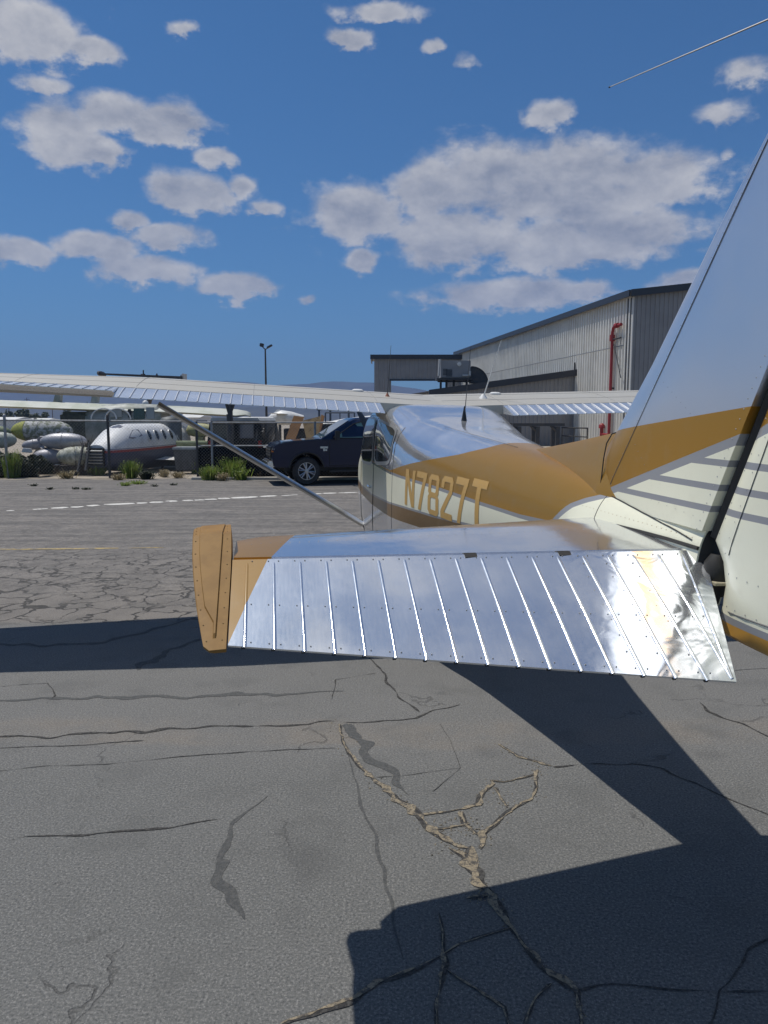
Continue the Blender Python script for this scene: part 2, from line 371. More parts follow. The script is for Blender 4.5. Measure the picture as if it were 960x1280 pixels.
# ------------------------------------------------------------------ ground
def asphalt_fn(b, p):
    P = b.pos(); x, y, z = b.xyz(P)
    n_big = b.noise(P, 0.35, 5, 0.6); n_mid = b.noise(P, 1.6, 5, 0.6); n_fine = b.noise(P, 95.0, 3, 0.75); n_gr = b.noise(P, 260.0, 2, 0.7)
    yw = b.m('ADD', y, b.m('MULTIPLY_ADD', n_big, 0.5, -0.25))
    old = b.ss(yw, 6.75, 6.95)                                  # old oxidised surface beyond the newer mat
    newc = b.mix(n_mid, (0.128, 0.127, 0.120), (0.162, 0.159, 0.149))
    nearc = b.mix(n_mid, (0.116, 0.118, 0.112), (0.140, 0.139, 0.130))
    newc = b.mix(b.ss(yw, 3.7, 4.2), nearc, newc)
    oldc = b.mix(b.ss(n_mid, 0.3, 0.7), (0.140, 0.126, 0.112), (0.200, 0.180, 0.158))
    c = b.mix(old, newc, oldc)
    band = b.m('MULTIPLY', b.ss(yw, 4.12, 4.2), b.ss(yw, 4.6, 4.45))     # pale weathered band beside the seam
    c = b.mix(b.m('MULTIPLY', band, b.ss(n_mid, 0.35, 0.65)), c, (0.175, 0.158, 0.135))
    # stone grain
    c = b.mix(b.m('MULTIPLY', b.ss(n_fine, 0.50, 0.66), 0.75), c, (0.27, 0.262, 0.245))
    c = b.mix(b.m('MULTIPLY', b.ss(n_fine, 0.47, 0.34), 0.75), c, (0.04, 0.041, 0.042))
    vs_ = b.new('ShaderNodeTexVoronoi', feature='F1'); b.put(vs_.inputs['Vector'], P); vs_.inputs['Scale'].default_value = 130.0
    st_ = b.m('MULTIPLY', b.ss(vs_.outputs['Distance'], 0.38, 0.22), b.m('GREATER_THAN', b.xyz(vs_.outputs['Color'])[0], 0.80))
    c = b.mix(b.m('MULTIPLY', st_, 0.55), c, (0.33, 0.32, 0.30))
    # alligator cracking of the old surface and sparse hairlines of the newer one
    Pw = b.v('ADD', P, b.v('SCALE', b.comb(b.noise(P, 3.0, 3), b.noise(b.v('ADD', P, (9, 4, 1)), 3.0, 3), 0.0), 0.6))
    e1 = b.voro(b.v('MULTIPLY', Pw, (1.0, 1.0, 0.0)), 2.8, 'DISTANCE_TO_EDGE')
    e2 = b.voro(b.v('MULTIPLY', Pw, (1.0, 1.0, 0.0)), 0.55, 'DISTANCE_TO_EDGE')
    k1 = b.m('MULTIPLY', b.ss(e1, 0.058, 0.018), b.m('MULTIPLY', old, b.ss(n_big, 0.38, 0.5)))
    far = b.ss(y, 11.3, 9.6, 0.25, 1.0)
    k1 = b.m('MULTIPLY', b.m('MULTIPLY', k1, far), b.ss(b.noise(P, 2.2, 3, .6), 0.34, 0.50, 0.3, 1.0))
    k2 = b.m('MULTIPLY', b.m('MULTIPLY', b.ss(e2, 0.006, 0.002), b.ss(n_mid, 0.5, 0.62)), 0.45)
    k = b.m('MAXIMUM', k1, k2, clamp=True)
    c = b.mix(b.m('MULTIPLY', k, 0.92), c, (0.030, 0.028, 0.025))
    # streaks of worn surface far out
    st = b.noise(b.v('MULTIPLY', P, (0.25, 2.2, 1.0)), 1.6, 5, 0.65)
    c = b.mix(b.m('MULTIPLY', b.m('MULTIPLY', b.ss(st, 0.46, 0.60), b.ss(y, 9.5, 12.0)), 0.55), c, (0.085, 0.080, 0.074))
    c = b.mix(b.m('MULTIPLY', b.ss(st, 0.50, 0.36), b.m('MULTIPLY', b.ss(y, 9.5, 12.0), 0.5)), c, (0.23, 0.205, 0.18))
    g8 = b.noise(P, 7.0, 4, 0.7); g25 = b.noise(P, 28.0, 3, 0.7); fz = b.ss(y, 6.8, 8.5)
    c = b.mix(b.m('MULTIPLY', b.m('MULTIPLY', b.ss(g8, 0.50, 0.66), fz), 0.5), c, (0.075, 0.069, 0.062))
    c = b.mix(b.m('MULTIPLY', b.m('MULTIPLY', b.ss(g8, 0.47, 0.34), fz), 0.45), c, (0.26, 0.235, 0.205))
    c = b.mix(b.m('MULTIPLY', b.m('MULTIPLY', b.ss(g25, 0.52, 0.64), fz), 0.5), c, (0.085, 0.080, 0.073))
    g3 = b.noise(b.v('ADD', P, (2, 7, 0)), 2.6, 5, 0.62)
    c = b.mix(b.m('MULTIPLY', b.ss(g3, 0.50, 0.68), 0.30), c, (0.085, 0.085, 0.080))
    # oil drips and dark patches
    oil = b.ss(b.noise(b.v('ADD', P, (4.0, 2.0, 0)), 0.9, 3, 0.5), 0.64, 0.72)
    c = b.mix(b.m('MULTIPLY', oil, 0.38), c, (0.05, 0.05, 0.05))
    drip = b.m('MULTIPLY', b.ss(b.voro(b.v('MULTIPLY', Pw, (1.0, 1.0, 0.0)), 1.1), 0.075, 0.03), b.ss(n_big, 0.48, 0.6))
    c = b.mix(b.m('MULTIPLY', drip, 0.6), c, (0.035, 0.034, 0.034))
    b.put(p.inputs['Base Color'], c)
    b.put(p.inputs['Roughness'], b.ss(n_fine, 0.3, 0.7, 0.80, 0.95))
    h = b.m('ADD', b.m('MULTIPLY', n_fine, 1.0), b.m('MULTIPLY', n_gr, 0.35))
    nrm = b.bump(h, 0.8, 0.006)
    nrm = b.bump(b.m('SUBTRACT', 0.0, k), 0.6, 0.02, nrm)
    b.put(p.inputs['Normal'], nrm)
def dirt_fn(b, p):
    P = b.pos(); n = b.noise(P, 0.5, 6, 0.6); f = b.noise(P, 9.0, 4, 0.65)
    c = b.mix(b.ss(n, 0.35, 0.7), (0.36, 0.31, 0.245), (0.25, 0.215, 0.165)); c = b.mix(b.m('MULTIPLY', b.ss(f, 0.5, 0.75), 0.5), c, (0.16, 0.14, 0.10))
    b.put(p.inputs['Base Color'], c); b.put(p.inputs['Normal'], b.bump(f, 0.5, 0.04))
M_ASPH = pmat('asphalt', rough=0.9, fn=asphalt_fn); M_DIRT = pmat('dirt', rough=0.95, fn=dirt_fn)
FENCE_Y = 24.4
def sheet(name, poly, z, mat, kind='structure', parent=None):
    m = MB(); m.add([(p[0], p[1], z) for p in poly], [tuple(range(len(poly)))])
    o = m.obj(name, mat, parent, fix=False)
    if kind: o['kind'] = kind
    return o
ground = sheet('ground', [(-9000, -400), (9000, -400), (9000, 9000), (-9000, 9000)], -0.012, M_DIRT)
apron_poly = [(-400, -60), (400, -60), (400, 23.2), (3.0, 23.2)]
xs = np.linspace(3.0, -40, 90)
apron_poly += [(float(x), 23.9 + 0.25 * math.sin(x * 1.7) + 0.12 * math.sin(x * 5.1) + random.uniform(-.06, .06)) for x in xs] + [(-400, 24.0)]
apron = sheet('apron', apron_poly, 0.0, M_ASPH)

# worn white edge line of separate dashes and a faint yellow line
def worn(col, thr):
    def fn(b, p):
        P = b.pos(); n = b.noise(P, 5.0, 5, 0.7); b.put(p.inputs['Base Color'], b.mix(b.ss(n, thr, thr + 0.14), col, (0.15, 0.14, 0.125)))
    return fn
M_WLINE = pmat('worn_white_line', rough=0.8, fn=worn((0.60, 0.58, 0.53), 0.52)); M_YLINE = pmat('worn_yellow_line', rough=0.8, fn=worn((0.42, 0.31, 0.12), 0.45))
def patch_line(name, segs, z, mat, jit, parent):
    for (u0, v0, u1, v1, wpx) in segs:
        p, q = gp(u0, v0), gp(u1, v1); d = (q - p)[:2]; L = np.hypot(*d); d /= L; nrm = np.array([-d[1], d[0]])
        n = max(4, int(L / 0.12)); up, lo = [], []
        w = wpx
        for i in range(n + 1):
            t = i / n; c = p[:2] + d * L * t; e = 1.0 if 0 < i < n else 0.55
            up.append(c + nrm * (w / 2 * e + random.uniform(-jit, jit))); lo.append(c - nrm * (w / 2 * e + random.uniform(-jit, jit)))
        m = MB(); vs = [(x[0], x[1], z) for x in up] + [(x[0], x[1], z) for x in lo]
        m.add(vs, [(i, i + 1, n + 2 + i, n + 1 + i) for i in range(n)])
        m.obj(name, mat, parent, fix=False)
W_SEG = [(-60,640,-20,639,.12),(8,638.5,18,638.3,.15),(41,637,52,636.4,.16),(52,636.3,60,636,.16),(64,635.6,85,634.2,.28),(89,634.4,104,633.2,.24),(109,632.6,124,631.6,.28),(130,631,168,629.4,.30),(171,629.2,184,628.6,.26),(187,628.4,204,627.6,.28),(207,627,221,626.2,.28),(229,626,241,625.2,.24),
         (243,625.5,255,624.8,.2),(256,624.6,271,624,.24),(273,623.6,287,622.8,.30),(289,622.8,322,621,.34),(325,621,345,619.6,.28),(352,619.8,372,618.6,.16),(384,618,402,617,.22),(404,617,421,616.3,.22),(423,616.2,447,615.6,.20),(452,615,500,612.5,.2)]
patch_line('edge_dash', W_SEG, 0.004, M_WLINE, 0.025, apron)
patch_line('yellow_line', [(-60,687.5,148,685.5,.09),(160,685.2,205,684.6,.05)], 0.004, M_YLINE, 0.012, apron)

# cracks: ragged sand-filled or open ribbons lying in the surface
def crack_mat(name, c1, c2, dark):
    def fn(b, p):
        P = b.pos(); n = b.noise(P, 90.0, 4, 0.75); m = b.noise(P, 42.0, 5, 0.75)
        c = b.mix(b.ss(n, 0.35, 0.65), c1, c2); c = b.mix(b.ss(m, 0.45, 0.60), c, dark)
        b.put(p.inputs['Base Color'], c); b.put(p.inputs['Normal'], b.bump(n, 0.9, 0.015))
    return pmat(name, rough=0.95, fn=fn)
M_SAND = crack_mat('crack_sand', (0.40, 0.33, 0.225), (0.27, 0.225, 0.155), (0.10, 0.092, 0.080))
M_OPEN = crack_mat('crack_open', (0.030, 0.028, 0.026), (0.055, 0.052, 0.048), (0.10, 0.095, 0.085))
M_TAR = crack_mat('crack_sealer', (0.080, 0.082, 0.080), (0.102, 0.103, 0.099), (0.125, 0.124, 0.117))
def ribbon(name, px, wid, mat, z, rag=0.5, step=0.02, parent=None, wander=0.5):
    P = [gp(u, v)[:2] for u, v in px]; W_ = wid if isinstance(wid, (list, tuple)) else [wid] * len(P)
    C_, Wd = [], []
    for i in range(len(P) - 1):
        L = np.linalg.norm(P[i + 1] - P[i]); n = max(2, int(L / step))
        for k in range(n): C_.append(P[i] + (P[i + 1] - P[i]) * k / n); Wd.append(W_[i] + (W_[i + 1] - W_[i]) * k / n)
    C_.append(P[-1]); Wd.append(W_[-1]); C_ = np.array(C_); N = len(C_)
    def smooth_noise(s):
        r = rng.normal(size=N); k = np.exp(-0.5 * (np.arange(-8, 9) / s) ** 2); return np.convolve(np.concatenate([r, r[:20]]) if N > 20 else np.resize(r, 40), k / np.sqrt((k ** 2).sum()), 'same')[:N]
    T = np.gradient(C_, axis=0); T /= np.linalg.norm(T, axis=1)[:, None] + 1e-9; Nn = np.stack([-T[:, 1], T[:, 0]], 1)
    C_ = C_ + Nn * (smooth_noise(2.5) * wander * np.array(Wd))[:, None]
    wl = np.maximum(0.08, 1 + rag * smooth_noise(1.3)) * np.array(Wd) / 2; wr = np.maximum(0.08, 1 + rag * smooth_noise(1.3)) * np.array(Wd) / 2
    wl[0] = wr[0] = wl[-1] = wr[-1] = 0.0005
    a = C_ + Nn * wl[:, None]; b_ = C_ - Nn * wr[:, None]
    m = MB(); m.add([(q[0], q[1], z) for q in a] + [(q[0], q[1], z) for q in b_], [(i, N + i, N + i + 1, i + 1) for i in range(N - 1)])
    return m.obj(name, mat, parent, fix=False)
CR = [
 ([(424,905),(428,925),(436,942),(455,962),(470,978),(490,993),(510,1008),(522,1020),(540,1038),(556,1050),(575,1060),(592,1063)], [.006,.008,.010,.014,.022,.026,.03,.034,.026,.022,.014,.010], 'S'),
 ([(590,1058),(583,1078),(600,1100),(610,1114),(620,1128),(635,1155),(655,1180),(680,1210),(700,1226),(720,1238),(724,1262),(730,1300)], [.012,.034,.034,.022,.016,.012,.010,.014,.018,.014,.008,.006], 'S'),
 ([(522,1020),(545,1016),(575,1012),(598,1006),(604,992),(618,980),(614,976),(630,978),(668,968),(672,962)], [.016,.012,.010,.014,.016,.01,.008,.006,.006,.010], 'S'),
 ([(668,964),(672,985),(662,1000),(645,1008),(628,1022),(604,1042),(600,1062)], [.012,.012,.010,.010,.010,.016,.020], 'S'),
 ([(575,1014),(582,1030),(595,1042),(600,1046)], [.014,.018,.012,.006], 'S'),
 ([(618,984),(634,1010)], [.012,.004], 'S'), ([(540,1038),(560,1035),(588,1030)], .006, 'S'),
 ([(622,930),(645,945),(668,952),(690,958)], [.006,.014,.016,.006], 'S'),
 ([(583,1124),(600,1122),(616,1118)], [.006,.016,.012], 'S'),
 ([(560,1060),(578,1070),(590,1080)], [.004,.02,.01], 'S'),
 ([(-10,921),(60,920),(120,917),(200,913),(300,909),(380,905),(425,903),(470,902),(520,898),(545,888),(575,880)], [.012,.016,.02,.018,.016,.014,.012,.010,.012,.010,.006], 'O'),
 ([(-10,936),(50,934),(120,930),(180,926)], .004, 'O'), ([(-10,965),(60,958),(140,955),(220,946),(300,940),(420,936)], .004, 'O'),
 ([(10,1052),(30,1046),(60,1043),(110,1042),(160,1038),(215,1034),(250,1027),(275,1024)], [.003,.006,.006,.008,.008,.010,.006,.003], 'O'),
 ([(95,1042),(104,1032),(106,1024)], .005, 'O'),
 ([(690,958),(725,955),(790,955),(830,962),(880,985),(920,1002),(970,1022)], [.010,.008,.006,.008,.008,.006,.006], 'O'),
 ([(540,990),(575,960),(562,925),(550,905)], .003, 'O'), ([(470,972),(520,968),(575,960)], .003, 'O'),
 ([(875,878),(890,890),(920,903),(965,922)], [.012,.014,.010,.008], 'O'), ([(800,842),(840,848),(890,846),(920,838),(960,835)], [.004,.010,.022,.012,.006], 'T'),
 ([(350,1282),(400,1262),(440,1250),(470,1228),(510,1215),(548,1196),(575,1180),(640,1160)], [.006,.010,.014,.012,.008,.006,.004,.003], 'S'),
 ([(548,1140),(552,1175),(557,1205),(545,1250),(545,1290)], [.004,.006,.010,.006,.004], 'S'), ([(557,1212),(590,1235),(630,1260),(640,1290)], .006, 'S'),
 ([(880,1285),(900,1240),(940,1190),(965,1172)], .006, 'O'), ([(720,1238),(790,1232),(850,1238),(960,1240)], [.010,.007,.006,.005], 'O'), ([(655,1285),(668,1250),(690,1230)], .005, 'S'),
 ([(335,995),(312,1012),(292,1030),(282,1055),(272,1078)], [.006,.012,.02,.03,.03], 'T'), ([(272,1075),(280,1100),(296,1125),(305,1150)], [.045,.05,.04,.01], 'T'),
 ([(-10,806),(60,806),(130,802),(170,795),(215,780),(245,772)], [.05,.05,.045,.05,.04,.02], 'T'), ([(172,838),(185,828),(215,812),(262,798)], [.02,.07,.05,.03], 'T'),
 ([(430,905),(452,930),(480,960),(512,995)], [.05,.07,.05,.01], 'T'), ([(462,822),(480,850),(510,880),(524,890)], [.008,.012,.010,.008], 'O'),
 ([(430,925),(452,1000),(475,1080),(492,1150),(505,1200)], [.004,.012,.016,.012,.004], 'T'), ([(-10,876),(120,872),(300,870),(430,864)], [.02,.05,.05,.01], 'T'),
 ([(0,858),(60,854),(70,870),(58,880)], .004, 'O'), ([(415,875),(420,850),(470,842)], .004, 'O'),
]
kinds = {'S': M_SAND, 'O': M_OPEN, 'T': M_TAR}
for n_cr, (px, wd, k) in enumerate(CR):
    zc = (0.0008 if k == 'T' else 0.0024) + n_cr * 0.00003
    if k == 'S':
        ww = wd if isinstance(wd, list) else [wd] * len(px)
        ribbon('crack_edge', px, [w * 0.95 + 0.005 for w in ww], M_OPEN, zc, rag=0.5, parent=apron, wander=0.25)
    if k == 'S': wd = [w * 1.15 for w in wd] if isinstance(wd, list) else wd * 1.1
    ribbon({'S': 'sandy_crack', 'O': 'open_crack', 'T': 'sealed_crack'}[k], px, wd, kinds[k], zc + (0.0012 if k == 'S' else 0), rag={'S': 0.75, 'O': 0.8, 'T': 0.3}[k], step=0.012 if k == 'S' else 0.02, parent=apron, wander={'O': 0.9, 'S': 0.2, 'T': 0.4}[k])

# dry crumbs of stone scattered near the sandy cracks
m = MB()
for _ in range(420):
    k = random.choice(CR[:10]); i = random.randrange(len(k[0]) - 1); t = random.random()
    c = gp(k[0][i][0] * (1 - t) + k[0][i + 1][0] * t + random.gauss(0, 9), k[0][i][1] * (1 - t) + k[0][i + 1][1] * t + random.gauss(0, 5)); s = random.uniform(.0015, .005)
    m.box((c[0], c[1], s * .4), (s * 2, s * 1.5, s), Matrix.Rotation(random.random() * 3, 3, 'Z'), taper=.6)
m.obj('crumbs', M_SAND, apron)['kind'] = 'stuff'

# mountains far off
def ridge(name, pts, Y, col, depth, seed):
    r2 = random.Random(seed); m = MB(); rings = []
    us = np.linspace(pts[0][0], pts[-1][0], 150); vs = np.interp(us, [p[0] for p in pts], [p[1] for p in pts])
    nz = np.convolve(np.random.default_rng(seed).normal(size=150), np.ones(5) / 5, 'same') * 1.1
    for fr in (0.0, 0.25, 0.5, 0.75, 1.0):
        ring = []
        for i, (u, v) in enumerate(zip(us, vs)):
            top = at(u, v + nz[i], Y); ring.append((top[0] * (1 - (1 - fr) * depth / Y), Y - depth * (1 - fr), (top[2]) * fr ** 1.2 * (1 + (0.14 * math.sin(i * .55 + fr * 9 + seed) if 0 < fr < 1 else 0)) - (2 if fr == 0 else 0)))
        rings.append(ring)
    rings.append([(p[0] * 1.05, Y + depth, -2.0) for p in rings[-1]])
    m.loft(rings, cap=False, closed=False)
    def fn(b, p):
        P = b.pos(); n = b.noise(P, 0.012, 6, 0.65); b.put(p.inputs['Base Color'], b.mix(b.ss(n, 0.35, 0.65), col, tuple(q * 0.6 for q in col)))
    o = m.obj(name, pmat('slope_' + name, col, 0.95, fn=fn), smooth=60); o['kind'] = 'structure'
    return o
ridge('mountains', [(-500,500),(-300,488),(-120,494),(0,488),(120,482),(230,478),(275,476.5),(300,477),(340,482),(380,481),(400,478),(425,477.5),(445,478.5),(465,478),(490,482),(520,486),(540,490),(580,492),(700,488),(850,480),(1000,486),(1300,476),(1700,490)], 3000.0, (0.055, 0.058, 0.050), 700, 3)
ridge('foothills', [(-500,512),(-300,508),(-100,512),(60,509),(200,511),(330,507),(420,503),(500,506),(620,510),(800,507),(1100,509),(1600,505)], 1900.0, (0.065, 0.066, 0.052), 300, 8)

# ==================================================================== THE AEROPLANE
plane = bpy.data.objects.new('aeroplane', None); COL.objects.link(plane)
plane.matrix_world = Matrix(((AX[0], -LX[0], UX[0], ROOT_LOC[0]), (AX[1], -LX[1], UX[1], ROOT_LOC[1]), (AX[2], -LX[2], UX[2], ROOT_LOC[2]), (0, 0, 0, 1)))
tag(plane, 'cream, gold and polished metal high-wing aeroplane parked on cracked tarmac', 'aeroplane')
def V(a, l, z): return (a * I, -l * I, (z + ZG) * I)
def part(name, mb, mats, smooth=40, parent=None, fix=True):
    return mb.obj(name, mats, parent or plane, smooth, fix)

# fuselage sections: station, half width, top, widest height, bottom, upper and lower roundness
SEC = np.array([(-34,8,-21,-27,-34,2,2),(-30,13,-16,-27,-40,2.3,2.2),(-10,18,-12.5,-28,-50,2.6,2.6),(8,20,-11,-30,-54,3,3.2),(14,20.4,-8,-30,-55,3.5,3.4),(24,21,-0.5,-30,-56,4.5,3.7),(30,21.3,2,-30,-56.5,5,3.8),
 (60,21.5,3.0,-30,-57,6,4),(74,21.5,3.1,-30,-57,7,4),(80,21.5,2.4,-30,-57,7,4),(88,21.5,0.9,-30,-56.8,6.5,4),(95,21.45,-.2,-29,-56.5,5.5,4),(100,21.3,-1,-28,-56,5,3.3),(110,20.4,-2,-26,-54.3,4.1,2.6),(120,18.9,-2.9,-24,-51.5,3.4,2.15),(131,17,-3.6,-22.5,-48.5,2.95,2.0),
 (150,13.9,-4.8,-21.5,-44,2.65,2.0),(170,10.8,-6.1,-20.5,-39.5,2.35,2.0),(190,8,-7.8,-19.8,-35,2.15,2.3),(208,5.7,-9.7,-19,-31,2.05,2.1),(225,3.7,-10.9,-18.6,-27.5,2,2),(238,2.3,-11.8,-18.3,-24.8,2,2)], float)
def sec(a): return [np.interp(a, SEC[:, 0], SEC[:, k]) for k in range(1, 7)]
def hw(a, z):                                # half width of the fuselage at a station and height
    w, zt, zm, zb, nt, nb = sec(a)
    t = (z - zm) / (zt - zm) if z > zm else (zm - z) / (zm - zb); n = nt if z > zm else nb
    return w * max(0.0, 1 - min(1, abs(t)) ** n) ** (1 / n)
def ring(a, n=56, off=0.0):
    w, zt, zm, zb, nt, nb = sec(a); out = []
    for i in range(n):
        t = 2 * math.pi * (i + .5) / n; c, s = math.cos(t), math.sin(t); e = nt if s >= 0 else nb
        # superellipse by polar angle
        r = (abs(c) ** e + abs(s) ** e) ** (-1 / e)
        out.append(V(a, r * c * (w + off), zm + r * s * ((zt - zm if s >= 0 else zm - zb) + off)))
    return out
stations = sorted(set(list(np.linspace(-34, -10, 7)) + list(np.linspace(-10, 30, 17)) + list(np.linspace(30, 88, 15)) + list(np.linspace(88, 238, 52))))
m = MB(); m.loft([ring(a) for a in stations])
fuselage = part('fuselage', m, M_FUS, 50)
m = MB(); m.loft([ring(238.05, 40, -.25), [V(238.8, 0, -18)] * 40], cap=False); part('tail_bulkhead', m, M_DARK)
def side_panel(name, a0, a1, zt0, zt1, zb0, zb1, mat, off, n=4.5, side=1, parent=None, N=10):   # a rounded pane lying on the fuselage side
    m = MB(); ac, vs = (a0 + a1) / 2, []
    K = 40; R_ = 5
    def P(px, py):
        a = ac + px * (a1 - a0) / 2; f = (a - a0) / (a1 - a0); zt = zt0 + (zt1 - zt0) * f; zb = zb0 + (zb1 - zb0) * f
        z = (zt + zb) / 2 + py * (zt - zb) / 2
        return V(a, side * (hw(a, z) + off), z)
    vs.append(P(0, 0))
    for r in range(1, R_ + 1):
        for i in range(K):
            t = 2 * math.pi * i / K; c, s = math.cos(t), math.sin(t); q = (abs(c) ** n + abs(s) ** n) ** (-1 / n) * r / R_
            vs.append(P(c * q, s * q))
    fs = [(0, 1 + i, 1 + (i + 1) % K) for i in range(K)]
    for r in range(R_ - 1):
        for i in range(K):
            j = (i + 1) % K; fs.append((1 + r * K + i, 1 + (r + 1) * K + i, 1 + (r + 1) * K + j, 1 + r * K + j))
    m.add(vs, fs); o = part(name, m, mat, 40, parent); return o
M_FRAME = pmat('window_frame', (0.55, 0.55, 0.54), 0.35, 0.7)
for s in (1, -1):
    for (a0, a1, zt0, zt1, zb0, zb1) in ((29, 61, -3.2, -2.6, -19.5, -18), (67.5, 98.5, -2.6, -4.6, -17.2, -14.5)):
        fr = side_panel('side_window', a0 - 1.2, a1 + 1.2, zt0 + .8, zt1 + .8, zb0 - 1.2, zb1 - 1.2, M_FRAME, .12, 5.5, s)
        side_panel('pane', a0, a1, zt0, zt1, zb0, zb1, M_AGLASS, .22, 5.5, s, fr)
    # cabin door outline and handle
    m = MB(); ln = [(27, -20), (26.5, -34), (31, -50), (55, -50.5), (63.5, -44), (64.5, -20), (64, -2)]
    for (p, q) in zip(ln[:-1], ln[1:]):
        for t in np.linspace(0, .75, 4):
            A_ = (p[0] + (q[0] - p[0]) * t, p[1] + (q[1] - p[1]) * t); B_ = (p[0] + (q[0] - p[0]) * (t + .25), p[1] + (q[1] - p[1]) * (t + .25))
            m.tube(V(A_[0], s * (hw(*A_) + .02), A_[1]), V(B_[0], s * (hw(*B_) + .02), B_[1]), .16 * I, n=5)
    dr = part('cabin_door_seam', m, M_DARK)
    m = MB(); m.tube(V(59, s * (hw(59, -27) + .7), -27), V(54, s * (hw(54, -27) + .7), -27), .35 * I, n=8); m.tube(V(59, s * hw(59, -27), -27), V(59, s * (hw(59, -27) + .7), -27), .4 * I, n=8)
    part('door_handle', m, M_CHROME)
# windscreen
m = MB(); rows = []
for a in np.linspace(10.5, 27.5, 9):
    w, zt, zm, zb, nt, nb = sec(a); r = []
    for i in range(19):
        t = math.radians(28 + 124 * i / 18); c, s_ = math.cos(t), math.sin(t); q = (abs(c) ** nt + abs(s_) ** nt) ** (-1 / nt)
        r.append(V(a, q * c * (w + .2), zm + q * s_ * (zt - zm + .2)))
    rows.append(r)
m.loft(rows, cap=False, closed=False); part('windscreen', m, M_AGLASS, 60)
# nose: spinner, propeller, cowl inlets
m = MB(); m.lathe([(.001, -47 * I), (3 * I, -45.5 * I), (5.2 * I, -41 * I), (6.2 * I, -35 * I), (6.2 * I, -34 * I)], (0, 0, (ZG - 27) * I), 'x', 20); part('spinner', m, M_CHROME)
for s in (1, -1):
    m = MB(); rows = []
    for t in np.linspace(0, 1, 9):
        r = 5 + 33 * t; ch = (5.5 + 2 * math.sin(t * 3)) * (1 - .45 * t); tw = math.radians(62 - 42 * t)
        d = (math.cos(tw), math.sin(tw)); rows.append([V(-38 + d[0] * ch * k - d[1] * th, s * (r * .5 + d[1] * 0) + (d[1] * ch * k + d[0] * th) * .87, -27 + s * r * .87 - (d[1] * ch * k + d[0] * th) * .5) for k, th in ((-.5, 0), (-.1, .35), (.5, .05), (-.1, -.35))])
    m.loft(rows); part('propeller_blade', m, M_BLACK, 50)
for s in (1, -1):
    m = MB(); m.lathe([(4.5 * I, 0), (4.5 * I, .6 * I), (.01, .6 * I)], (-31.6 * I, s * 9 * I, (ZG - 24) * I), 'x', 16); part('cowl_inlet', m, M_DARK)

# ---- wings
def naca(x, t=.12, mx=.02, px=.4):
    yt = 5 * t * (.2969 * math.sqrt(x) - .126 * x - .3516 * x * x + .2843 * x ** 3 - .1036 * x ** 4)
    yc = mx / px ** 2 * (2 * px * x - x * x) if x < px else mx / (1 - px) ** 2 * (1 - 2 * px + 2 * px * x - x * x)
    return yc + yt, yc - yt
def wing_geo(l):
    f = max(0.0, (l - 100) / 117.0)
    le = 24 + 10 * f; te = 88 - 10 * f; inc = math.radians(2.3 - 3.0 * f); z0 = .6 + .041 * (l - 21)
    return le, te, inc, z0
def wpt(l, x, up):
    le, te, inc, z0 = wing_geo(l); ch = te - le; y = naca(x)[0 if up else 1] * ch
    return V(te - (1 - x) * ch * math.cos(inc) - 0 * y, l, z0 + (1 - x) * ch * math.sin(inc) + y)
XU = [0, .004, .012, .03, .06, .1, .16, .23, .31, .4, .5, .6, .7, .76, .8125]
def wing_cut(l):
    le, te, inc, z0 = wing_geo(l); return (te - 12 - le) / (te - le) if l <= 105.5 else 1 - (12 - 3.2 * (l - 105) / 112) / (te - le)
def wing_ring(l, shrink=1.0):
    xc = wing_cut(l); U_ = [x * xc / .8125 for x in XU]
    up = [wpt(l, x, True) for x in U_]; lo = [wpt(l, x, False) for x in U_[1:]][::-1]
    return up + lo
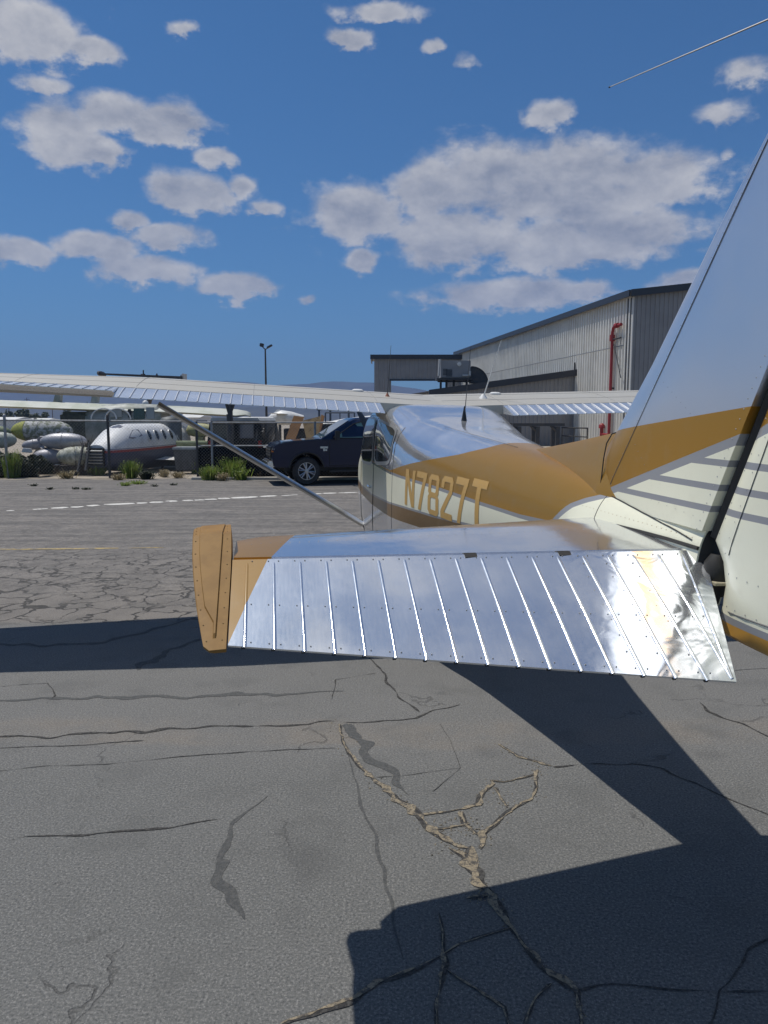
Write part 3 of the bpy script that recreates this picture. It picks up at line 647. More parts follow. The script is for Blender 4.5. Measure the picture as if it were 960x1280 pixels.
for s in (1, -1):
    m = MB(); ls = list(np.linspace(0.02, 20.9, 4)) + list(np.linspace(21, 105, 13)) + list(np.linspace(105.5, 214, 14))
    rings = [wing_ring(l) for l in ls]
    tip = [wing_ring(l) for l in (216, 217)]
    for k, sc in enumerate((.62, .2)):
        c = np.mean(tip[k], axis=0); tip[k] = [(p[0] * .9 + c[0] * .1 if k else p[0], p[1], c[2] + (p[2] - c[2]) * sc) for p in tip[k]]
    rings += tip
    if s < 0: rings = [[(x, -y, z) for x, y, z in r] for r in rings]
    m.loft(rings); w_ = part('wing', m, M_WING, 35)
    # skin seams across the wing top
    m = MB()
    for xf in (.13, .45, .66):
        pts = []
        for l in np.linspace(2, 212, 36):
            q = wpt(l, xf, True); pts.append((q[0], q[1] * s, q[2] + .0004))
        m.path(pts, .05 * I, 4)
    for l in (22, 63, 100, 137, 175):
        pts = [wpt(l, x, True) for x in np.linspace(.05, .78, 12)]; m.path([(q[0], q[1] * s, q[2] + .0004) for q in pts], .05 * I, 4)
    part('skin_seam', m, pmat('seam_grey', (0.22, 0.215, 0.21), .6), 30, w_)['kind'] = 'stuff'
    # flap and aileron: wedges behind the wing, each with pressed stiffening beads
    def control(name, l0, l1, da_te, dz_te, pitch_in, gap):
        NS = 10; secs = []
        for l in np.linspace(l0, l1, NS):
            le, te, inc, z0 = wing_geo(l); xc = wing_cut(l); A_ = np.array(wpt(l, xc, True)); B_ = np.array(wpt(l, xc, False))
            a_top = A_[0] / I + .05; zt = A_[2] / I - ZG - .12; zb = B_[2] / I - ZG + .1
            at_, zt_ = te + da_te, z0 + dz_te
            secs.append((l, a_top, zt, zb, at_, zt_))
        rg = []
        for (l, a0, zt, zb, a1, z1) in secs:
            mid = .45
            rg.append([V(a0, s * l, zt), V(a0 + (a1 - a0) * .5, s * l, zt + (z1 - zt) * .47), V(a1, s * l, z1 + .06), V(a1, s * l, z1 - .06), V(a0 + .4, s * l, zb), V(a0 - .3, s * l, zb + .15), V(a0 - .3, s * l, (zt + zb) / 2)])
        m = MB(); m.loft(rg); o = part(name, m, M_FLAP, 30)
        base = None; l = l0 + 2.2; n_b = int((l1 - l0 - 3.4) / pitch_in)
        for i in range(n_b + 1):
            l = l0 + 1.8 + (l1 - l0 - 3.6) * i / n_b
            S_ = [np.interp(l, [q[0] for q in secs], [q[k] for q in secs]) for k in range(1, 6)]
            a0, zt, zb, a1, z1 = S_; P_ = np.array((a0 + .3, zt)); M_ = np.array((a0 + (a1 - a0) * .5, zt + (z1 - zt) * .47)); Q_ = np.array((a1 + .05, z1 + .06))
            b = MB(); rr = []
            for (pt, h) in ((P_, .05), (P_ * .6 + M_ * .4, .2), (M_, .2), (Q_, .14)):
                rr.append([V(pt[0], s * (l - .30), pt[1] - .02), V(pt[0], s * (l - .12), pt[1] + h * 1.6), V(pt[0], s * (l + .12), pt[1] + h * 1.6), V(pt[0], s * (l + .30), pt[1] - .02)])
            b.loft(rr); b.obj('bead', M_BEAD, o, 60)
        return o
    control('flap', 21.3, 105.0, 0, -.62, 3.3, 0)
    control('aileron', 105.15, 196, -.3, 1.3, 3.35, 0)
    # lift strut, streamlined
    m = MB(); A_ = np.array((31.5, 21.0, -45.0)); B_ = np.array((37.5, 98.0, 1.0)); rg = []
    for t in np.linspace(0, 1, 5):
        c = A_ + (B_ - A_) * t
        rg.append([V(c[0] + 2.9 * math.cos(q) * (1.25 if math.cos(q) > 0 else .8), s * (c[1] + .75 * math.sin(q) * -.5), c[2] + 1.15 * math.sin(q) * .87) for q in np.linspace(0, 2 * math.pi, 14, endpoint=False)])
    m.loft(rg); part('wing_strut', m, pmat('strut_metal', (.62, .62, .61), .34, .8), 60)
    # fuel cap
    q = wpt(26, .42, True); m = MB(); m.lathe([(2.2 * I, -.2 * I), (2.2 * I, .35 * I), (1.4 * I, .8 * I), (.01, .85 * I)], (q[0], q[1] * s, q[2]), 'z', 14); part('fuel_cap', m, M_WHITEP, 40)
    # main gear
    m = MB(); rg = []
    for t in np.linspace(0, 1, 7):
        l = 14 + 25 * t; z = -54 - (76.9 - 54 - 9) * t ** .9; rg.append([V(62 + 2 * t + dx_, s * l, z + dz_) for dx_, dz_ in ((-2.2, .35), (2.2, .35), (2.2, -.35), (-2.2, -.35))])
    m.loft(rg); part('main_gear_leg', m, M_WHITEP, 30)
    def wheel(a, l, r=8.2, w=5.6):
        g = -ZG - (0.0235 * (-l) + 0.0262 * (88 - a) * 0) * 0
        zc = -ZG + r + (ROOT_LOC[2] * 0)
        # height of the ground under this point in the tilted frame
        base = ROOT_LOC + AX * a * I + LX * l * I
        zc = -ZG + r - base[2] / UX[2] / I
        t_ = MB(); t_.lathe([(r * .52 * I, -w / 2 * I), (r * .85 * I, -w / 2 * I), (r * .97 * I, -w * .3 * I), (r * I, 0), (r * .97 * I, w * .3 * I), (r * .85 * I, w / 2 * I), (r * .52 * I, w / 2 * I), (r * .52 * I, -w / 2 * I)], V(a, l, zc), 'y', 24, cap=False)
        wh = part('wheel', t_, M_RUBBER, 40)
        h = MB(); h.lathe([(.01, -w * .46 * I), (r * .3 * I, -w * .5 * I), (r * .53 * I, -w * .42 * I), (r * .53 * I, w * .42 * I), (r * .3 * I, w * .5 * I), (.01, w * .46 * I)], V(a, l, zc), 'y', 16); part('rim', h, M_WHITEP, 40, wh)
        return zc
    wheel(63.5, s * 42)
m = MB(); zc = None
zc = wheel(-2, 0, 7.5, 5)
m.tube(V(2, 0, -50), V(-1, 0, -60), 1.8 * I, n=10); m.tube(V(-1, 0, -60), V(-2, 0, zc + 9), 1.2 * I, n=10)
for s in (1, -1): m.tube(V(-2, s * 3.2, zc + 9), V(-2, s * 3.2, zc), .6 * I, n=8)
m.tube(V(-2, -3.4, zc + 9), V(-2, 3.4, zc + 9), .7 * I, n=8); part('nose_gear_leg', m, M_CHROME, 40)

# ---- tail plane, elevators, tips
H_IN = np.array((235.5, 1.8, -15.43)); H_OUT = np.array((230.0, 63.4, -17.17)); EN = np.array((0.46955, 0.06671, 0.88038))
def hinge(l): return H_IN + (H_OUT - H_IN) * (l - 1.8) / 61.6
def te_at(l): return np.interp(l, [7.0, 63.4], [255.6, 243.75])
def on_elev(a, l, off=0.0):                   # point on the upper plane of the elevator
    z = H_OUT[2] - ((a - H_OUT[0]) * EN[0] + (l - H_OUT[1]) * EN[1]) / EN[2]
    return (a + EN[0] * off, l + EN[1] * off, z + EN[2] * off)
def le_at(l): return np.interp(l, [-5, 5, 60, 63.2], [201, 202.5, 212.8, 215.6])
for s in (1, -1):
    m = MB(); rg = []
    for l in list(np.linspace(0, 60, 13)) + [62.2, 63.2]:
        h = hinge(l); le = le_at(l); ch = (h[0] - .5) - le; t = np.interp(l, [0, 60, 62.2, 63.2], [3.5, 2.3, 1.9, 1.2]); zc = h[2] - t * .42
        up, lo = [], []
        for x in (0, .015, .05, .12, .25, .45, .7, 1.0):
            y = t * .5 * (1.0 if x >= .25 else (x / .25) ** .5) * (1 - .16 * max(0, x - .45) / .55) + (.12 * t * math.sin(math.pi * min(1, x / .9)) if x > 0 else 0)
            up.append(V(le + ch * x, s * l, zc + y)); lo.append(V(le + ch * x, s * l, zc - y))
        rg.append(up + lo[1:][::-1])
    m.loft(rg); st = part('stabilizer', m, M_STAB, 40)
    m = MB()
    for xf, in ((.12,), (.55,)):
        for l in np.linspace(8, 61, 40):
            h = hinge(l); le = le_at(l); a = le + (h[0] - le) * xf; t = np.interp(l, [0, 60], [3.5, 2.3]); z = h[2] - t * .42 + t * .5 * (1 if xf > .25 else (xf / .25) ** .5) + .12 * t * math.sin(math.pi * min(1, xf / .9)) * (1)
            m.box(V(a, s * l, z), (.16 * I, .16 * I, .05 * I), taper=.5)
    part('rivets', m, M_RIVET, None, st)['kind'] = 'stuff'
    # elevator body
    m = MB(); rg = []
    for l in [.8, 1.8, 3, 5, 7.0] + list(np.linspace(9, 63.3, 17)):
        h = hinge(l); a1 = te_at(l) if l >= 7 else np.interp(l, [.8, 1.8, 7.0], [238.3, 241.0, 255.6])
        a0 = h[0]; th = np.interp(l, [0, 63], [3.0, 2.2]); pts = []
        P0 = np.array(on_elev(a0 - .25, l, -.55)); P1 = np.array(on_elev(a0 + .25, l, 0)); P2 = np.array(on_elev(a0 + (a1 - a0) * .45, l, .12)); P3 = np.array(on_elev(a1, l, -.02)); P4 = np.array(on_elev(a1, l, -.28)); P5 = np.array(on_elev(a0 + .6, l, -th)); P6 = np.array(on_elev(a0 - .6, l, -th * .55))
        rg.append([V(q[0], s * l, q[2]) for q in (P0, P1, P2, P3, P4, P5, P6)])
    m.loft(rg); el = part('elevator', m, M_ELEV, 25)
    dark = MB()
    for i in range(18):
        l = 61.4 - 3.42 * i
        h = hinge(l); a0 = h[0] + .9; a1 = te_at(max(l, 7)) + .12
        l1 = l
        if l < 7: a1 = 255.2; l1 = l + (7.3 - l) * 1.0
        rr = []; rd = []
        for t, hh in ((0, .04), (.06, .2), (.5, .3), (.94, .24), (1, .2)):
            a = a0 + (a1 - a0) * t; lc = l + (l1 - l) * t
            up = .12 * (1 - abs(t - .45) / .55) if t > 0 else 0
            A_ = [on_elev(a, lc - .27, -.05 + up), on_elev(a, lc - .10, hh * .55 + up), on_elev(a, lc + .10, hh * .55 + up), on_elev(a, lc + .27, -.05 + up)]
            rr.append([V(q[0], s * q[1], q[2]) for q in A_])
        b = MB(); b.loft(rr); b.obj('bead', M_ELEV, el, 60)
        q = on_elev(a1 - .1, l1 + .2, -.2); dark.box(V(q[0], s * q[1], q[2]), (.22 * I, .42 * I, .2 * I))
    part('bead_ends', dark, M_DARK, None, el)['kind'] = 'stuff'
    m = MB()
    for i in range(17):
        lc = 59.7 - 3.42 * i
        for t in (.045, .56, .955):
            for dl in ((-1.05, 1.05) if t != .955 else (-1.1, 1.0)):
                l = lc + dl
                if l < 5.5 and t > .5: continue
                a = hinge(l)[0] + (te_at(max(l, 7)) - hinge(l)[0]) * t; q = on_elev(a, l, .06 + .12 * (1 - abs(t - .45) / .55))
                m.lathe([(.10 * I, -.05 * I), (.085 * I, .02 * I), (.001, .03 * I)], V(q[0], s * q[1], q[2]), 'z', 6)
    for k in range(7):                         # extra rivets in the repaired inboard bays
        for l, aa in ((17.6 - 3.42 * 0, 0), (14.2, 0), (10.8, 0)):
            a = hinge(l)[0] + (te_at(l) - hinge(l)[0]) * (.12 + .12 * k); q = on_elev(a, l + random.uniform(-.25, .25), .1); m.lathe([(.12 * I, -.05 * I), (.001, .05 * I)], V(q[0], s * q[1], q[2]), 'z', 6)
    part('rivets', m, M_RIVET, 40, el)['kind'] = 'stuff'
    # balance horn and tip fairing
    OUT = [(217.6, 64.05), (217.6, 65.3), (218.2, 68.3), (219.6, 69.2), (224, 68.9), (230.1, 68.5), (237.0, 67.5), (241.8, 66.5), (243.6, 66.1), (244.3, 65.5), (244.3, 63.55), (238, 63.45), (230.8, 63.42), (224, 63.7)]
    def nose(a): return -max(0.0, 225.5 - a) * .533   # the balance nose bends down to the tail plane's level
    OL = [(217.6, 67.9), (218.1, 68.9), (219.6, 69.2), (224, 68.9), (230.1, 68.5), (237, 67.5), (241.8, 66.5), (243.6, 66.1), (244.3, 65.4)]
    rg = []
    for a in (217.6, 218.1, 218.5, 218.75, 219.6, 222, 225.5, 229, 232, 235, 238, 240.5, 242.2, 242.7, 243.6, 244.3):
        lo_, li_ = np.interp(a, [q[0] for q in OL], [q[1] for q in OL]), np.interp(a, [217.6, 224, 230.8, 244.3], [64.05, 63.7, 63.42, 63.5])
        th = np.interp(a, [217.6, 219, 232, 244.3], [.75, 1, .9, .22]); on_ = 1.0 if 218.7 < a < 242.3 else 0.0
        pi_, po_ = max(li_ + .2, 64.75), max(np.interp(a, [217.6, 242.3, 244.3], [lo_ - 1.0, 65.05, 65.0]) if a > 240 else lo_ - 1.0, max(li_ + .3, 64.9)); r = []
        rise = .30 * on_
        for l, h in ((li_, -2.2 * th), (li_, .28 * th), (pi_ - .04, .30 * th), (pi_ + .04, .30 * th + rise), (po_ - .05, .30 * th + rise), (po_ + .05, .30 * th), (lo_ - .12, .26 * th), (lo_, .05), (lo_, -1.3 * th), (lo_ - .5, -2.2 * th)):
            q = on_elev(a, l, h); r.append(V(q[0], s * q[1], q[2] + nose(a) * I / I))
        rg.append(r)
    m = MB(); m.loft(rg); part('elevator_tip', m, M_GOLDP, 25)
    m = MB()                                   # screws round the tip fairing
    for a in np.linspace(219.5, 243, 11):
        for l in (np.interp(a, [217.6, 224, 230.8, 244.3], [64.05, 63.7, 63.42, 63.5]) + .5, np.interp(a, [q[0] for q in OL], [q[1] for q in OL]) - .45):
            th = np.interp(a, [217.6, 219, 232, 244.3], [.75, 1, .9, .22]); q = on_elev(a, l, .30 * th); m.lathe([(.11 * I, -.05 * I), (.09 * I, .03 * I), (.001, .045 * I)], V(q[0], s * q[1], q[2] + nose(a)), 'z', 6)
    part('tip_screws', m, pmat('screw_tan', (.24, .15, .06), .4, .3), 40)['kind'] = 'stuff'
    # dark rubber seal along the stabilizer root
    m = MB(); pts = [V(a, s * (hw(a, z) * .9 + .3), z) for a, z in ((206, -16.2), (211, -15.5), (217, -15.1), (224, -14.95), (231, -14.85), (238, -14.9))]; m.path(pts, .28 * I, 6); part('root_seal', m, M_DARK, 40)
for l in (31.9, 19.2):
    for s in (1, -1):
        m = MB(); q = on_elev(hinge(l)[0] + .35, l, -.02); m.box(V(q[0], s * q[1], q[2]), (.9 * I, 1.7 * I, .16 * I), Matrix.Rotation(math.radians(28), 3, 'Y')); part('hinge_slot', m, M_DARK, None)
m = MB(); m.tube(V(236.2, -1.6, -16.9), V(236.2, 1.6, -16.9), 1.2 * I, n=10); part('torque_tube', m, M_DARK, 40)
m = MB(); m.lathe([(1.1 * I, -2.6 * I), (1.9 * I, 0), (1.7 * I, 1.8 * I), (.9 * I, 3.0 * I)], V(239.4, 0, -18.4), 'z', 14); part('rudder_horn', m, M_DARK, 50)
m = MB(); m.box(V(240.2, .6, -18.9), (3.4 * I, 2.2 * I, .35 * I)); part('rudder_bracket', m, gm('cad_plate', (0.42, 0.38, 0.27), (.2, .18, .12), 20.0, .5), None)

# ---- fin, dorsal fillet, rudder
def fin_le(z): return np.interp(z, [-12, -9.7, -4.0, -.6, 10.1, 26.5, 35.2, 45], [203, 203, 204.0, 208.8, 219.4, 233.8, 242.3, 251.8])
def fin_te(z): return 244.7 + .48 * z
def foil_ring(a0, a1, t, z, wte=.3):
    up, lo = [], []
    for x in (0, .01, .03, .07, .14, .25, .45, .75, 1.0):
        y = t * (1.0 if x >= .25 else math.sqrt(1 - (1 - x / .25) ** 2)) * (1 - (1 - wte) * max(0, (x - .25) / .75) ** 1.6)
        a = a0 + (a1 - a0) * x
        up.append(V(a, y, z)); lo.append(V(a, -y, z))
    return up + lo[1:][::-1] if True else None
m = MB(); zs = [-12.5, -9.7, -5, -.76, -.58, 2] + list(np.linspace(6, 42, 10)) + [44, 45]
rg = []
for z in zs:
    t = np.interp(z, [-12, 0, 42, 45], [2.5, 2.3, 1.4, .5]); a0, a1 = fin_le(z), fin_te(z) - .55
    if z < -10.2: a1 = fin_te(z) - .5
    rg.append(foil_ring(a0, a1, t, z, .75))
m.loft(rg); fin = part('fin', m, M_FIN, 40)
m = MB(); rg = []
for f in np.linspace(0, 1, 14):
    a = 168.5 + (208.3 - 168.5) * f; zt = -6.05 + (-.62 + 6.05) * f ** 1.1 ; zb = sec(a)[1]; w = .25 + 2.05 * f; zb2 = zb - .8 - 2.2 * f
    r = [V(a, 0, zt)]
    for k in range(1, 8):
        q = k / 7; r.append(V(a, (w * math.sin(q * math.pi / 2) ** .8) * (1 + .5 * q * q), zt + (zb2 - zt) * q ** 1.15))
    rg.append(r + [(x, -y, z) for x, y, z in r[1:]][::-1])
rg.append([(x + 7 * I, y * .8, z - 1.2 * I) for x, y, z in rg[-1]])
m.loft(rg); part('dorsal_fin', m, pmat('gold_dorsal', fn=lambda b, p: painted(b, p, GOLD, 0.0, dent=.05, goldm=1.0)), 40)
m = MB(); m.path([V(208.35, y, z) for y, z in ((0, -.62), (1.2, -1.0), (2.05, -2.6), (2.4, -5), (2.6, -8.3), (2.7, -9.9))], .11 * I, 6)
m.path([V(208.35, y, z) for y, z in ((0, -.62), (-1.2, -1.0), (-2.05, -2.6), (-2.4, -5), (-2.6, -9.9))], .11 * I, 6)
seam_m = m
def rud_le(z): return np.interp(z, [-25, -21.8, -18.8, -15.9, -13.5, 3.8, 45], [240.6, 241.7, 242.1, 241.2, 239.1, 247.35, 267.1])
def rud_te(z): return np.interp(z, [-25, 45], [258.5, 281])
m = MB(); rg = []
for z in [-25.2, -24.6, -23, -21.8, -20, -18.8, -17, -15.9, -14.6, -13.5, -10, -5, 0] + list(np.linspace(5, 43, 10)) + [45]:
    t = np.interp(z, [-25.2, -24.6, -12, 42, 45], [.6, 1.3, 1.75, 1.15, .5]); rg.append(foil_ring(rud_le(z), rud_te(z), t, z, .12))
m.loft(rg); rud = part('rudder', m, M_FIN, 40)
m = MB()
for z0, z1 in ((-12, 44),):
    m.path([V(fin_te(z) + .15, 0, z) for z in np.linspace(-13.2, 44, 12)], .8 * I, 6)
part('rudder_hinge_gap', m, M_DARK, 40)
m = MB()
def fin_y(a, z, rudder=False):
    a0, a1 = (rud_le(z), rud_te(z)) if rudder else (fin_le(z), fin_te(z) - .55)
    t = np.interp(z, [-25.2, -24.6, -12, 42, 45], [.6, 1.3, 1.75, 1.15, .5]) if rudder else np.interp(z, [-12, 0, 42, 45], [2.5, 2.3, 1.4, .5]); wte = .12 if rudder else .75
    x = (a - a0) / (a1 - a0); return t * (1.0 if x >= .25 else math.sqrt(max(0, 1 - (1 - max(x, 0) / .25) ** 2))) * (1 - (1 - wte) * max(0, (x - .25) / .75) ** 1.6)
RV = MB()
for s in (1, -1):
    sp = []
    for a in np.linspace(211, 236.2, 14):
        z = min(np.linspace(sec(a)[1] - 2.5, sec(a)[1], 40), key=lambda zz: abs(hw(a, zz) - fin_y(a, zz))); sp.append(V(a, s * (fin_y(a, z) + .05), z + .03))
    seam_m.path(sp, .10 * I, 5)
part('fin_seam', seam_m, M_DARK, 40)
def rv(a, z, s, rudder=False, r=.16):
    y = s * (fin_y(a, z, rudder) + .01); RV.lathe([(r * .62 * I, 0), (r * .5 * I, -.03 * I * s), (.001, -.045 * I * s)], V(a, y, z) , 'y', 6)
for s in (1, -1):
    sm = MB()
    pl_ = [(211.2 + (z + 9.6) * .755, z) for z in np.linspace(-9.2, 43, 40)]
    sm.path([V(a, s * (fin_y(a, z) + .02), z) for a, z in pl_], .06 * I, 4)
    for a, z in pl_[1::1]: rv(a - .45, z, s, r=.09)
    sl_ = [(fin_te(z) + 6.3 - .1 * (z + 14), z) for z in np.linspace(-14.6, 43, 30)]
    sm.path([V(a, s * (fin_y(a, z, True) + .02), z) for a, z in sl_], .06 * I, 4)
    sm.path([V(a, s * (fin_y(a, -21.9, True) + .02), -21.9 + .04 * (a - 242)) for a in np.linspace(242, 257, 6)], .10 * I, 4)
    part('skin_seam', sm, pmat('seam_dark', (0.10, 0.10, 0.10), .6), 40, fin)['kind'] = 'stuff'
    for z in np.linspace(-12.4, 43, 46): rv(fin_te(z) - 1.7, z, s)
    for z in np.linspace(-14.5, 43, 28):
        rv(fin_te(z) + 2.2, z, s, True); rv(fin_te(z) + 5.4 - .1 * (z + 14), z, s, True, .12)
    for a in np.linspace(244, 256, 7): rv(a, -21.2, s, True); rv(a, -17.0 - (a - 244) * .02, s, True)
    for a in np.linspace(212, 236, 12): rv(a, -8.9 - (a - 208) * .066, s, r=.09)
    for k in range(7): rv(226 + k * 1.25, 7.2 - k * .72, s, r=.08)
    for k in range(6): rv(219 + k * 1.1, -2.2 - k * .95, s, r=.10)
o = part('rivets', RV, M_RIVET, 40, fin); o['kind'] = 'stuff'
# rivet rows along the fuselage side
m = MB()
for s in (1, -1):
    for a in np.linspace(113, 203, 86):
        z = -17.2 + max(0, a - 150) * .075; m.lathe([(.10 * I, 0), (.001, .04 * I * s * -1)], V(a, s * (hw(a, z) + .03), z), 'y', 5)
    for z in np.linspace(-30, -8, 26): m.lathe([(.085 * I, 0), (.001, -.035 * I * s)], V(107.5, s * (hw(107.5, z) + .03), z), 'y', 5)
    for a in np.linspace(190, 236, 40):
        m.lathe([(.085 * I, 0), (.001, -.035 * I * s)], V(a, s * (hw(a, -13.3 - (a - 190) * .01) + .03), -13.3 - (a - 190) * .01), 'y', 5)
o = part('rivets', m, pmat('rivet_gold', (0.42, 0.30, 0.15), .4), 40, fuselage); o['kind'] = 'stuff'
m = MB()
for s in (1, -1):
    for a in (102.5, 211.3):
        m.path([V(a, s * (hw(a, z) + .02), z) for z in np.linspace(sec(a)[1] - .6, sec(a)[3] + 2, 24)], .07 * I, 4)
for zf, aa in ((0, (118, 165)),):
    for l in (9, -9): m.path([V(a, l * (1 - (a - 118) / 70), sec(a)[1] - .15 - .0 * a) for a in np.linspace(*aa, 8)], .05 * I, 4)
part('skin_seam', m, pmat('seam_dark', (0.10, 0.10, 0.10), .6), 40, fuselage)['kind'] = 'stuff'

# ---- registration letters painted on the side (a thin film on the skin)
GL = {'N': [[(0,0),(0,1),(.26,1),(.26,0)], [(.74,0),(.74,1),(1,1),(1,0)], [(.02,1),(.30,1),(.98,0),(.70,0)]],
 '7': [[(0,.84),(0,1),(1,1),(1,.84)], [(.70,.86),(1,.86),(.52,0),(.24,0)]],
 '8': [[(0,.10),(0,.44),(.26,.40),(.26,.14)], [(.74,.14),(.74,.40),(1,.44),(1,.10)], [(.02,.56),(.02,.90),(.28,.86),(.28,.60)], [(.72,.60),(.72,.86),(.98,.90),(.98,.56)], [(.0,.10),(.26,.14),(.30,.13),(.70,.13),(.74,.14),(1,.10),(.84,0),(.16,0)], [(0,.44),(.10,.50),(.02,.56),(.28,.60),(.34,.565),(.66,.565),(.72,.60),(.98,.56),(.90,.50),(1,.44),(.74,.40),(.68,.43),(.32,.43),(.26,.40)], [(.02,.90),(.18,1),(.82,1),(.98,.90),(.72,.86),(.68,.87),(.32,.87),(.28,.86)]],
 '2': [[(0,.72),(0,.90),(.16,1),(.84,1),(1,.90),(.74,.86),(.66,.87),(.34,.87),(.26,.86),(.26,.72)], [(.74,.87),(1,.90),(1,.64),(.30,.14),(0,.14),(.04,.20),(.74,.68)], [(0,0),(0,.155),(1,.155),(1,0)]],
 'T': [[(0,.83),(0,1),(1,1),(1,.83)], [(.36,.85),(.64,.85),(.64,0),(.36,0)]]}
LET = [('N', 116.4, 125.2, -15.3, -25.5), ('7', 127.2, 136.2, -15.0, -25.4), ('8', 136.9, 146.8, -15.0, -25.6), ('2', 147.2, 156.4, -14.4, -25.2), ('7', 154.6 + 2.6, 165.0, -13.6, -24.8), ('T', 162.2 + 3.2, 174.8, -13.2, -24.0)]
LET = [('N', 116.2, 123.8, -15.2, -25.5), ('7', 125.0, 132.2, -15.0, -25.4), ('8', 133.8, 141.2, -14.9, -25.5), ('2', 142.6, 149.8, -14.5, -25.3), ('7', 151.2, 158.2, -13.9, -25.0), ('T', 160.4, 168.2, -13.4, -24.2)]
for s in (1, -1):
    L_ = LET if s == 1 else [(LET[5 - i][0],) + LET[i][1:] for i in range(6)]
    for (ch, a0, a1, zt, zb) in L_:
        m = MB()
        for poly in GL[ch]:
            bm = bmesh.new(); vs = [bm.verts.new((x, y, 0)) for x, y in poly]; bm.faces.new(vs)
            bmesh.ops.triangulate(bm, faces=bm.faces)
            for k in range(9):                # slice so that the film follows the curved skin
                bmesh.ops.bisect_plane(bm, geom=bm.verts[:] + bm.edges[:] + bm.faces[:], plane_co=(0, .1 * (k + 1), 0), plane_no=(0, 1, 0))
            bm.verts.ensure_lookup_table(); bm.verts.index_update(); out = []
            for v in bm.verts:
                x = v.co.x if s == 1 else 1 - v.co.x
                a = a0 + (a1 - a0) * x; z = zb + (zt - zb) * v.co.y; out.append(V(a, s * (hw(a, z) + .07), z))
            m.add(out, [tuple(v.index for v in f.verts) for f in bm.faces]); bm.free()
        o = part('registration_letter', m, M_LETTER, None)

# ---- antennas
M_STEELW = pmat('whip_dark', (.05, .05, .055), .5)
def whip(a, l, z, da, dl, h, r, mat, base, bmat):
    m = MB(); m.tube(V(a, l, z), V(a + da, l + dl, z + h), r * I, r * .35 * I, 6); o = part('whip_antenna', m, mat, 40)
    b = MB(); b.lathe(base, V(a, l, z - .3), 'z', 12); part('antenna_base', b, bmat, 40, o)
def wing_z(a, l): q = wpt(abs(l), (a - 24) / 64, True); return q[2] / I - ZG
whip(62, 16.7, wing_z(62, 16.7), 2.2, -.6, 17.5, .17, M_STEELW, [(1.0 * I, 0), (.5 * I, .9 * I), (.2 * I, 1.6 * I)], pmat('red_boot', (.25, .09, .05), .6))
whip(62, -18.2, wing_z(62, -18.2), 7.5, -3.6, 20, .26, M_WHITEP, [(1.7 * I, 0), (1.2 * I, .8 * I), (.45 * I, 1.8 * I)], M_WHITEP)
whip(105.6, 0, -1.9, 2.5, -.6, 22, .15, M_STEELW, [(.95 * I, 0), (.8 * I, 1.2 * I), (.15 * I, 5 * I)], M_BLACK)
for s in (1, -1):                              # rabbit-ear rods at the fin tip
    m = MB(); m.tube(V(259.5, s * .8, 45), V(235.5, s * 17.2, 42.3), .12 * I, .045 * I, 6); o = part('nav_antenna_rod', m, pmat('rod_grey', (.20, .19, .18), .5, .3), 40)
    b = MB(); b.lathe([(.001, -.14 * I), (.10 * I, -.07 * I), (.10 * I, .07 * I), (.001, .14 * I)], V(235.5, s * 17.2, 42.3), 'x', 8); part('rod_tip', b, M_BLACK, 40, o)
m = MB(); m.lathe([(.5 * I, 0), (1.4 * I, .2 * I), (1.3 * I, 2 * I), (.4 * I, 3 * I), (.01, 3.1 * I)], V(266, 0, 44.5), 'z', 12); part('beacon', m, pmat('beacon_red', (.35, .03, .02), .15, 0, .5), 40)

# ==================================================================== HANGAR AND SHEDS
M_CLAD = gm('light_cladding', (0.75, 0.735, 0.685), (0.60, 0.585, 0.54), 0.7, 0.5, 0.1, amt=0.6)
M_CLADD = gm('grey_or_shaded_cladding', (0.27, 0.27, 0.275), (0.22, 0.22, 0.225), 0.7, 0.5, 0.1, amt=0.6)  # walls turned from the sun get this darker colour as shade; also grey parts
M_NAVY = pmat('fascia_navy', (0.028, 0.032, 0.042), 0.4)
M_TRIM = pmat('pale_trim', (0.52, 0.52, 0.50), 0.5)
M_RED = gm('pipe_red', (0.30, 0.022, 0.025), (0.18, 0.02, 0.02), 4.0, 0.45, amt=0.5)
M_STEEL = gm('dark_steel', (0.055, 0.058, 0.062), (0.10, 0.085, 0.07), 5.0, 0.55, 0.3)
M_ROOF = gm('sheet_roof', (0.24, 0.245, 0.25), (0.16, 0.16, 0.16), 0.6, 0.5, 0.2)
def cladding(name, p, q, z0, za, zb, mat, parent, pitch=0.30, dep=0.045, side=1):
    p = np.array(p, float); q = np.array(q, float); d = q - p; L = np.hypot(*d); d /= L; nrm = np.array([-d[1], d[0]]) * side
    m = MB(); pts = []; n = int(L / pitch)
    for i in range(n):
        s0 = i * L / n; w = L / n
        for f, o in ((0, 0), (.58, 0), (.66, 1), (.92, 1)): pts.append((s0 + f * w, o * dep))
    pts.append((L, 0)); vs = []
    for s_, o in pts:
        c = p + d * s_ + nrm * o; vs.append((c[0], c[1], z0))
    for s_, o in pts:
        c = p + d * s_ + nrm * o; vs.append((c[0], c[1], za + (zb - za) * s_ / L))
    N = len(pts); m.add(vs, [(i, i + 1, N + i + 1, N + i) for i in range(N - 1)])
    return m.obj(name, mat, parent, fix=False)
